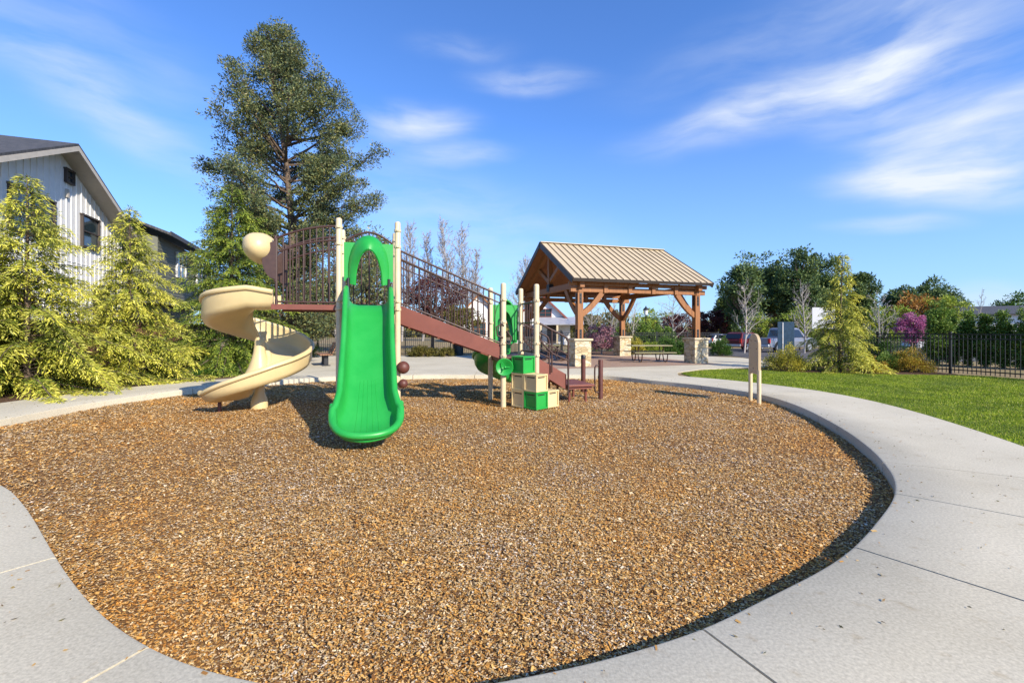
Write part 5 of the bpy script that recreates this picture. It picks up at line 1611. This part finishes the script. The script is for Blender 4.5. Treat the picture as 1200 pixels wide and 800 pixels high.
blob_tree('pine_tree', 'dark pine right of the tall pine, half behind the green hood', at(430, 30), 30, hgt(262, 30), 2.2, 139, M['pine'], .16, 120, .2, 26)

# arborvitae row behind the right fence
nrow = 9
for k in range(nrow):
    s = -.1 + k * .56
    X, Y = 18.6 + .282 * s - 1.0, 20.5 - .959 * s - .3
    if k == 0: X, Y = at(1099, 19.2) - 1.0, 18.9
    top = [352, 366, 369, 366, 370, 364, 369, 366, 370][k]
    H = 1.13 * max(1.7, hgt(top, Y))
    lab = ['tall pointed arborvitae at the near-gate end of the hedge row', 'second arborvitae from the pointed one in the hedge row', 'third arborvitae in the hedge row, slightly shorter', 'fourth arborvitae in the hedge row', 'fifth arborvitae in the hedge row, shorter than its neighbours',
           'sixth arborvitae in the hedge row', 'seventh arborvitae in the hedge row', 'eighth arborvitae in the hedge row', 'last arborvitae of the hedge row at the right edge'][k]
    blob_tree('arborvitae', lab, X + 1.0, Y + .3, H, .27 if k else .42, 150 + k, M['hedge'], .02, 150, .085, 30, shape='column', z0=-.03, group='arborvitae hedge row behind the black fence')
# row of cypress behind the shelter fence
for k, (px, top) in enumerate(((697, 381), (712, 379), (726, 381), (751, 374), (761, 376), (773, 375), (784, 378))):
    Y = 34.5; lab = ['dark cypress leftmost behind the shelter fence', 'dark cypress second from the left behind the shelter fence', 'dark cypress third from the left behind the shelter fence', 'dark cypress left of the lamp post',
                   'dark cypress right of the lamp post', 'dark cypress second right of the lamp post', 'dark cypress beside the shelter right post'][k]
    blob_tree('cypress', lab, at(px, Y), Y, hgt(top, Y, -.2), .55, 170 + k, M['hedge'], .02, 70, .12, 22, shape='column', group='cypresses behind the shelter fence')

def shrub(label, px, Y, H, RX, seed, mat, leaf=.07, n=110, name='shrub', per=30, X=None, RY=None, group=None):
    rng = np.random.default_rng(seed); X = at(px, Y) if X is None else X
    t = thing(name, label, 'shrub', (X, Y, fall(X, Y) - .02), 0, group)
    RY = RY or RX
    tr = MB(); Ps = []; Ds = []
    for i in range(n):
        th = rng.uniform(0, 2 * np.pi); ph = math.acos(rng.uniform(0, 1)); rr = rng.uniform(.55, 1.05)
        lump = 1 + .14 * math.sin(3 * th + seed) + .1 * math.sin(5 * ph + seed)
        c = np.array([RX * rr * lump * math.sin(ph) * math.cos(th), RY * rr * lump * math.sin(ph) * math.sin(th), .06 + (H - .1) * rr * lump * math.cos(ph)])
        c[2] = max(.05, c[2])
        if i % 2 == 0: tr.tube([(c[0] * .08, c[1] * .08, 0), (c[0] * .5, c[1] * .5, c[2] * .55), tuple(c)], [.012, .008, .003], 4)
        k = int(1.7 * per * rng.uniform(.6, 1.3)); r = .16 * (RX + H) * .7
        o = unit(rng.normal(0, 1, (k, 3))) * (r * rng.random((k, 1)) ** .5)
        Ps.append(c + o); Ds.append(c / max(.1, np.linalg.norm(c)) + rng.normal(0, .5, (k, 3)) + np.array([0, 0, .3]))
    tr.build('stem', M['bark'], t)
    P = np.concatenate(Ps); P[:, 2] = np.maximum(P[:, 2], .02); D = np.concatenate(Ds); k = len(P)
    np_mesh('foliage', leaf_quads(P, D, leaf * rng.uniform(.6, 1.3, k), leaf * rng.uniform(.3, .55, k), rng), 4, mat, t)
    return t
shrub('golden yellow low shrub in front of the dark blue sign', 921, 16.6, .80, .74, 201, M['goldbush'], .055, 150)
shrub('orange gold rounded shrub at the fence end of the shrub bed', 1066, 16.1, .74, .66, 202, M['orangebush'], .055, 150)
shrub('small orange tinged shrub at the foot of the right cedar', 1020, 15.9, .48, .42, 203, M['orangebush'], .05, 80)
shrub('dark green shrub beside the orange gold shrub', 1042, 16.5, .70, .55, 204, M['hedge'], .055, 110)
shrub('larger leafy green shrub behind the orange gold shrub', 1030, 18.0, 1.25, .95, 205, M['bush'], .07, 170)
shrub('rounded bright green shrub right of the shelter', 844, 27.5, 1.0, .62, 206, M['bush'], .08, 100)
shrub('bright green shrub behind the picnic table, right one', 782, 29.0, .95, .7, 207, M['bush'], .09, 100)
shrub('bright green shrub behind the picnic table, left one', 764, 28.4, .85, .6, 208, M['lime'], .09, 90)
shrub('yellow green shrub showing over the picnic table top', 742, 28.2, 1.0, .6, 209, M['goldbush'], .08, 90)
shrub('green shrub left of the rear stone pillar', 800, 29.6, 1.0, .6, 210, M['bush'], .09, 90)
shrub('dry tan grassy shrub at the fence base behind the stair', 492, 25.4, .55, .8, 211, M['olivebush'], .10, 70)
shrub('dry tan grassy shrub left of the trash bin', 520, 25.6, .5, .7, 212, M['olivebush'], .10, 60)
shrub('low green plant by the path under the spiral slide', 243, 14.4, .22, .42, 213, M['bush'], .06, 50)
shrub('low green plant in the bark near the green cedar', 270, 15.0, .25, .45, 214, M['bush'], .06, 50)
shrub('green shrub half behind the left picture edge cedar', 235, 17.5, 1.0, .9, 215, M['goldbush'], .07, 90)
shrub('dark green shrub behind the bench', 352, 24.5, .95, .9, 216, M['bush'], .08, 90)

def bare_tree(label, X, Y, H, spread, seed, mat='palebark', upright=.75, name='bare_tree', cat='tree', n1=20, group=None, thick=1.0):
    rng = np.random.default_rng(seed)
    t = thing(name, label, cat, (X, Y, fall(X, Y) - .03), 0, group)
    tr = MB(); tw = MB()
    def ax_(h): return np.array([.03 * H * math.sin(h / H * 4 + seed), .02 * H * math.sin(h / H * 3 + seed), h])
    tr.tube([ax_(H * k / 8) for k in range(9)], [.011 * H * (1 - k / 8) + .008 for k in range(9)], 7)
    for i in range(n1):
        f = .18 + .78 * (i + rng.random()) / n1; b = ax_(H * f); az = i * 2.4 + rng.normal(0, .3)
        L = spread * (1.15 - f * .85) * rng.uniform(.7, 1.2)
        u = np.array([math.cos(az) * (1 - upright * .55), math.sin(az) * (1 - upright * .55), upright]); u /= np.linalg.norm(u)
        pts = [b]; d = u.copy()
        for k in range(4):
            d = d + rng.normal(0, .13, 3); d[2] += .07; d /= np.linalg.norm(d); pts.append(pts[-1] + d * L / 4)
        tw.tube(pts, [.006 * H * (1 - f * .7) * (1 - k / 4.4) + .004 for k in range(5)], 4)
        for j in range(9):
            q = rng.uniform(.25, 1.0); k0 = min(3, int(q * 4)); p0 = pts[k0] + (pts[k0 + 1] - pts[k0]) * (q * 4 - k0)
            dd = d + rng.normal(0, .55, 3); dd /= np.linalg.norm(dd); l2 = L * rng.uniform(.18, .42)
            p1 = p0 + dd * l2 * .5 + rng.normal(0, .02 * L, 3); p2 = p1 + (dd + np.array([0, 0, .3])) * l2 * .5
            tw.tube([p0, p1, p2], [thick * (.004 + .0007 * H), thick * (.004 + .0003 * H), .004 * thick], 3)
            for _ in range(2):
                d3 = dd + rng.normal(0, .6, 3); d3 /= np.linalg.norm(d3); tw.tube([p1, p1 + d3 * l2 * .4], [thick * (.004 + .0002 * H), .003 * thick], 3)
    tr.build('trunk', M[mat], t, 60); tw.build('branch', M[mat], t, recalc=False)
    return t
for k, (px, Y, top, sp, up, lab) in enumerate(((476, 60, 262, 2.6, .9, 'bare poplar nearest the high post of the playground'), (498, 62, 272, 2.4, .9, 'bare poplar second from the playground post'),
        (522, 60, 258, 2.7, .9, 'tallest bare poplar above the stair railing'), (545, 62, 268, 2.6, .9, 'bare poplar right of the tallest one'), (560, 64, 292, 2.0, .9, 'low bare poplar next to the low deck posts'),
        (615, 70, 305, 3.0, .8, 'bare tree at the left gable of the shelter roof'))):
    bare_tree(lab, at(px, Y), Y, hgt(top, Y), sp * 1.5, 300 + k, 'greybark', up, name='bare_poplar', group='bare poplars beyond the fence', n1=64, thick=2.2)
bare_tree('white barked bare tree left of the truck, behind the play panel', at(873, 33), 33, hgt(333, 33, -.2), 1.9, 320, n1=24)
bare_tree('white barked bare tree right of the truck', at(942, 33), 33, hgt(336, 33, -.2), 1.9, 321, n1=24)
bare_tree('bare multi twigged tree between the right cedar and the lime tree', at(1031, 30), 30, hgt(348, 30, -.2), 1.5, 322, upright=.6, n1=20)
bare_tree('bare tree in front of the shelter right post', at(790, 38), 38, hgt(338, 38, -.3), 2.3, 323, 'greybark', .55, n1=22)
bare_tree('bare tree left under the shelter', at(718, 42), 42, hgt(350, 42, -.2), 2.2, 324, 'greybark', .6, n1=22)
bare_tree('bare tree right of the rear shelter post', at(742, 44), 44, hgt(352, 44, -.3), 2.0, 325, 'palebark', .6, n1=20)
bare_tree('bare tree beside the white farmhouse', at(692, 48), 48, hgt(345, 48), 2.2, 326, 'greybark', .6, n1=22)
bare_tree('bare reddish tree under the bridge', at(360, 44), 44, hgt(340, 44), 2.6, 327, 'greybark', .6, n1=24)
bare_tree('bare tree behind the arch of the green hood', at(440, 50), 50, hgt(322, 50), 2.8, 328, 'greybark', .7, n1=24)
bare_tree('thin bare sapling near the far right house', at(1150, 40), 40, hgt(338, 40, -.4), .9, 329, 'greybark', .9, n1=14)
bare_tree('bare tree seen between the green cedar and the tall pine trunk', at(395, 46), 46, hgt(330, 46), 2.4, 330, 'greybark', .65, n1=22)

def far_trees():
    rng = np.random.default_rng(77); n = 26000
    X = rng.uniform(-170, 170, n); Y = 105 + rng.normal(0, 6, n) + .0 * X
    top = 3.2 + 1.6 * np.sin(X * .11) + 1.2 * np.sin(X * .31 + 1) + .8 * np.sin(X * .9)
    z = -.6 + np.maximum(.2, top) * rng.random(n) ** .7
    P = np.c_[X, Y, z]; D = rng.normal(0, 1, (n, 3)) + np.array([0, 0, .5])
    o = np_mesh('distant_treeline', leaf_quads(P, D, rng.uniform(.9, 1.9, n), rng.uniform(.4, .8, n), rng), 4, M['olivebush'])
    tag(o, 'far off line of mixed trees along the horizon', 'treeline', kind='stuff')
far_trees()
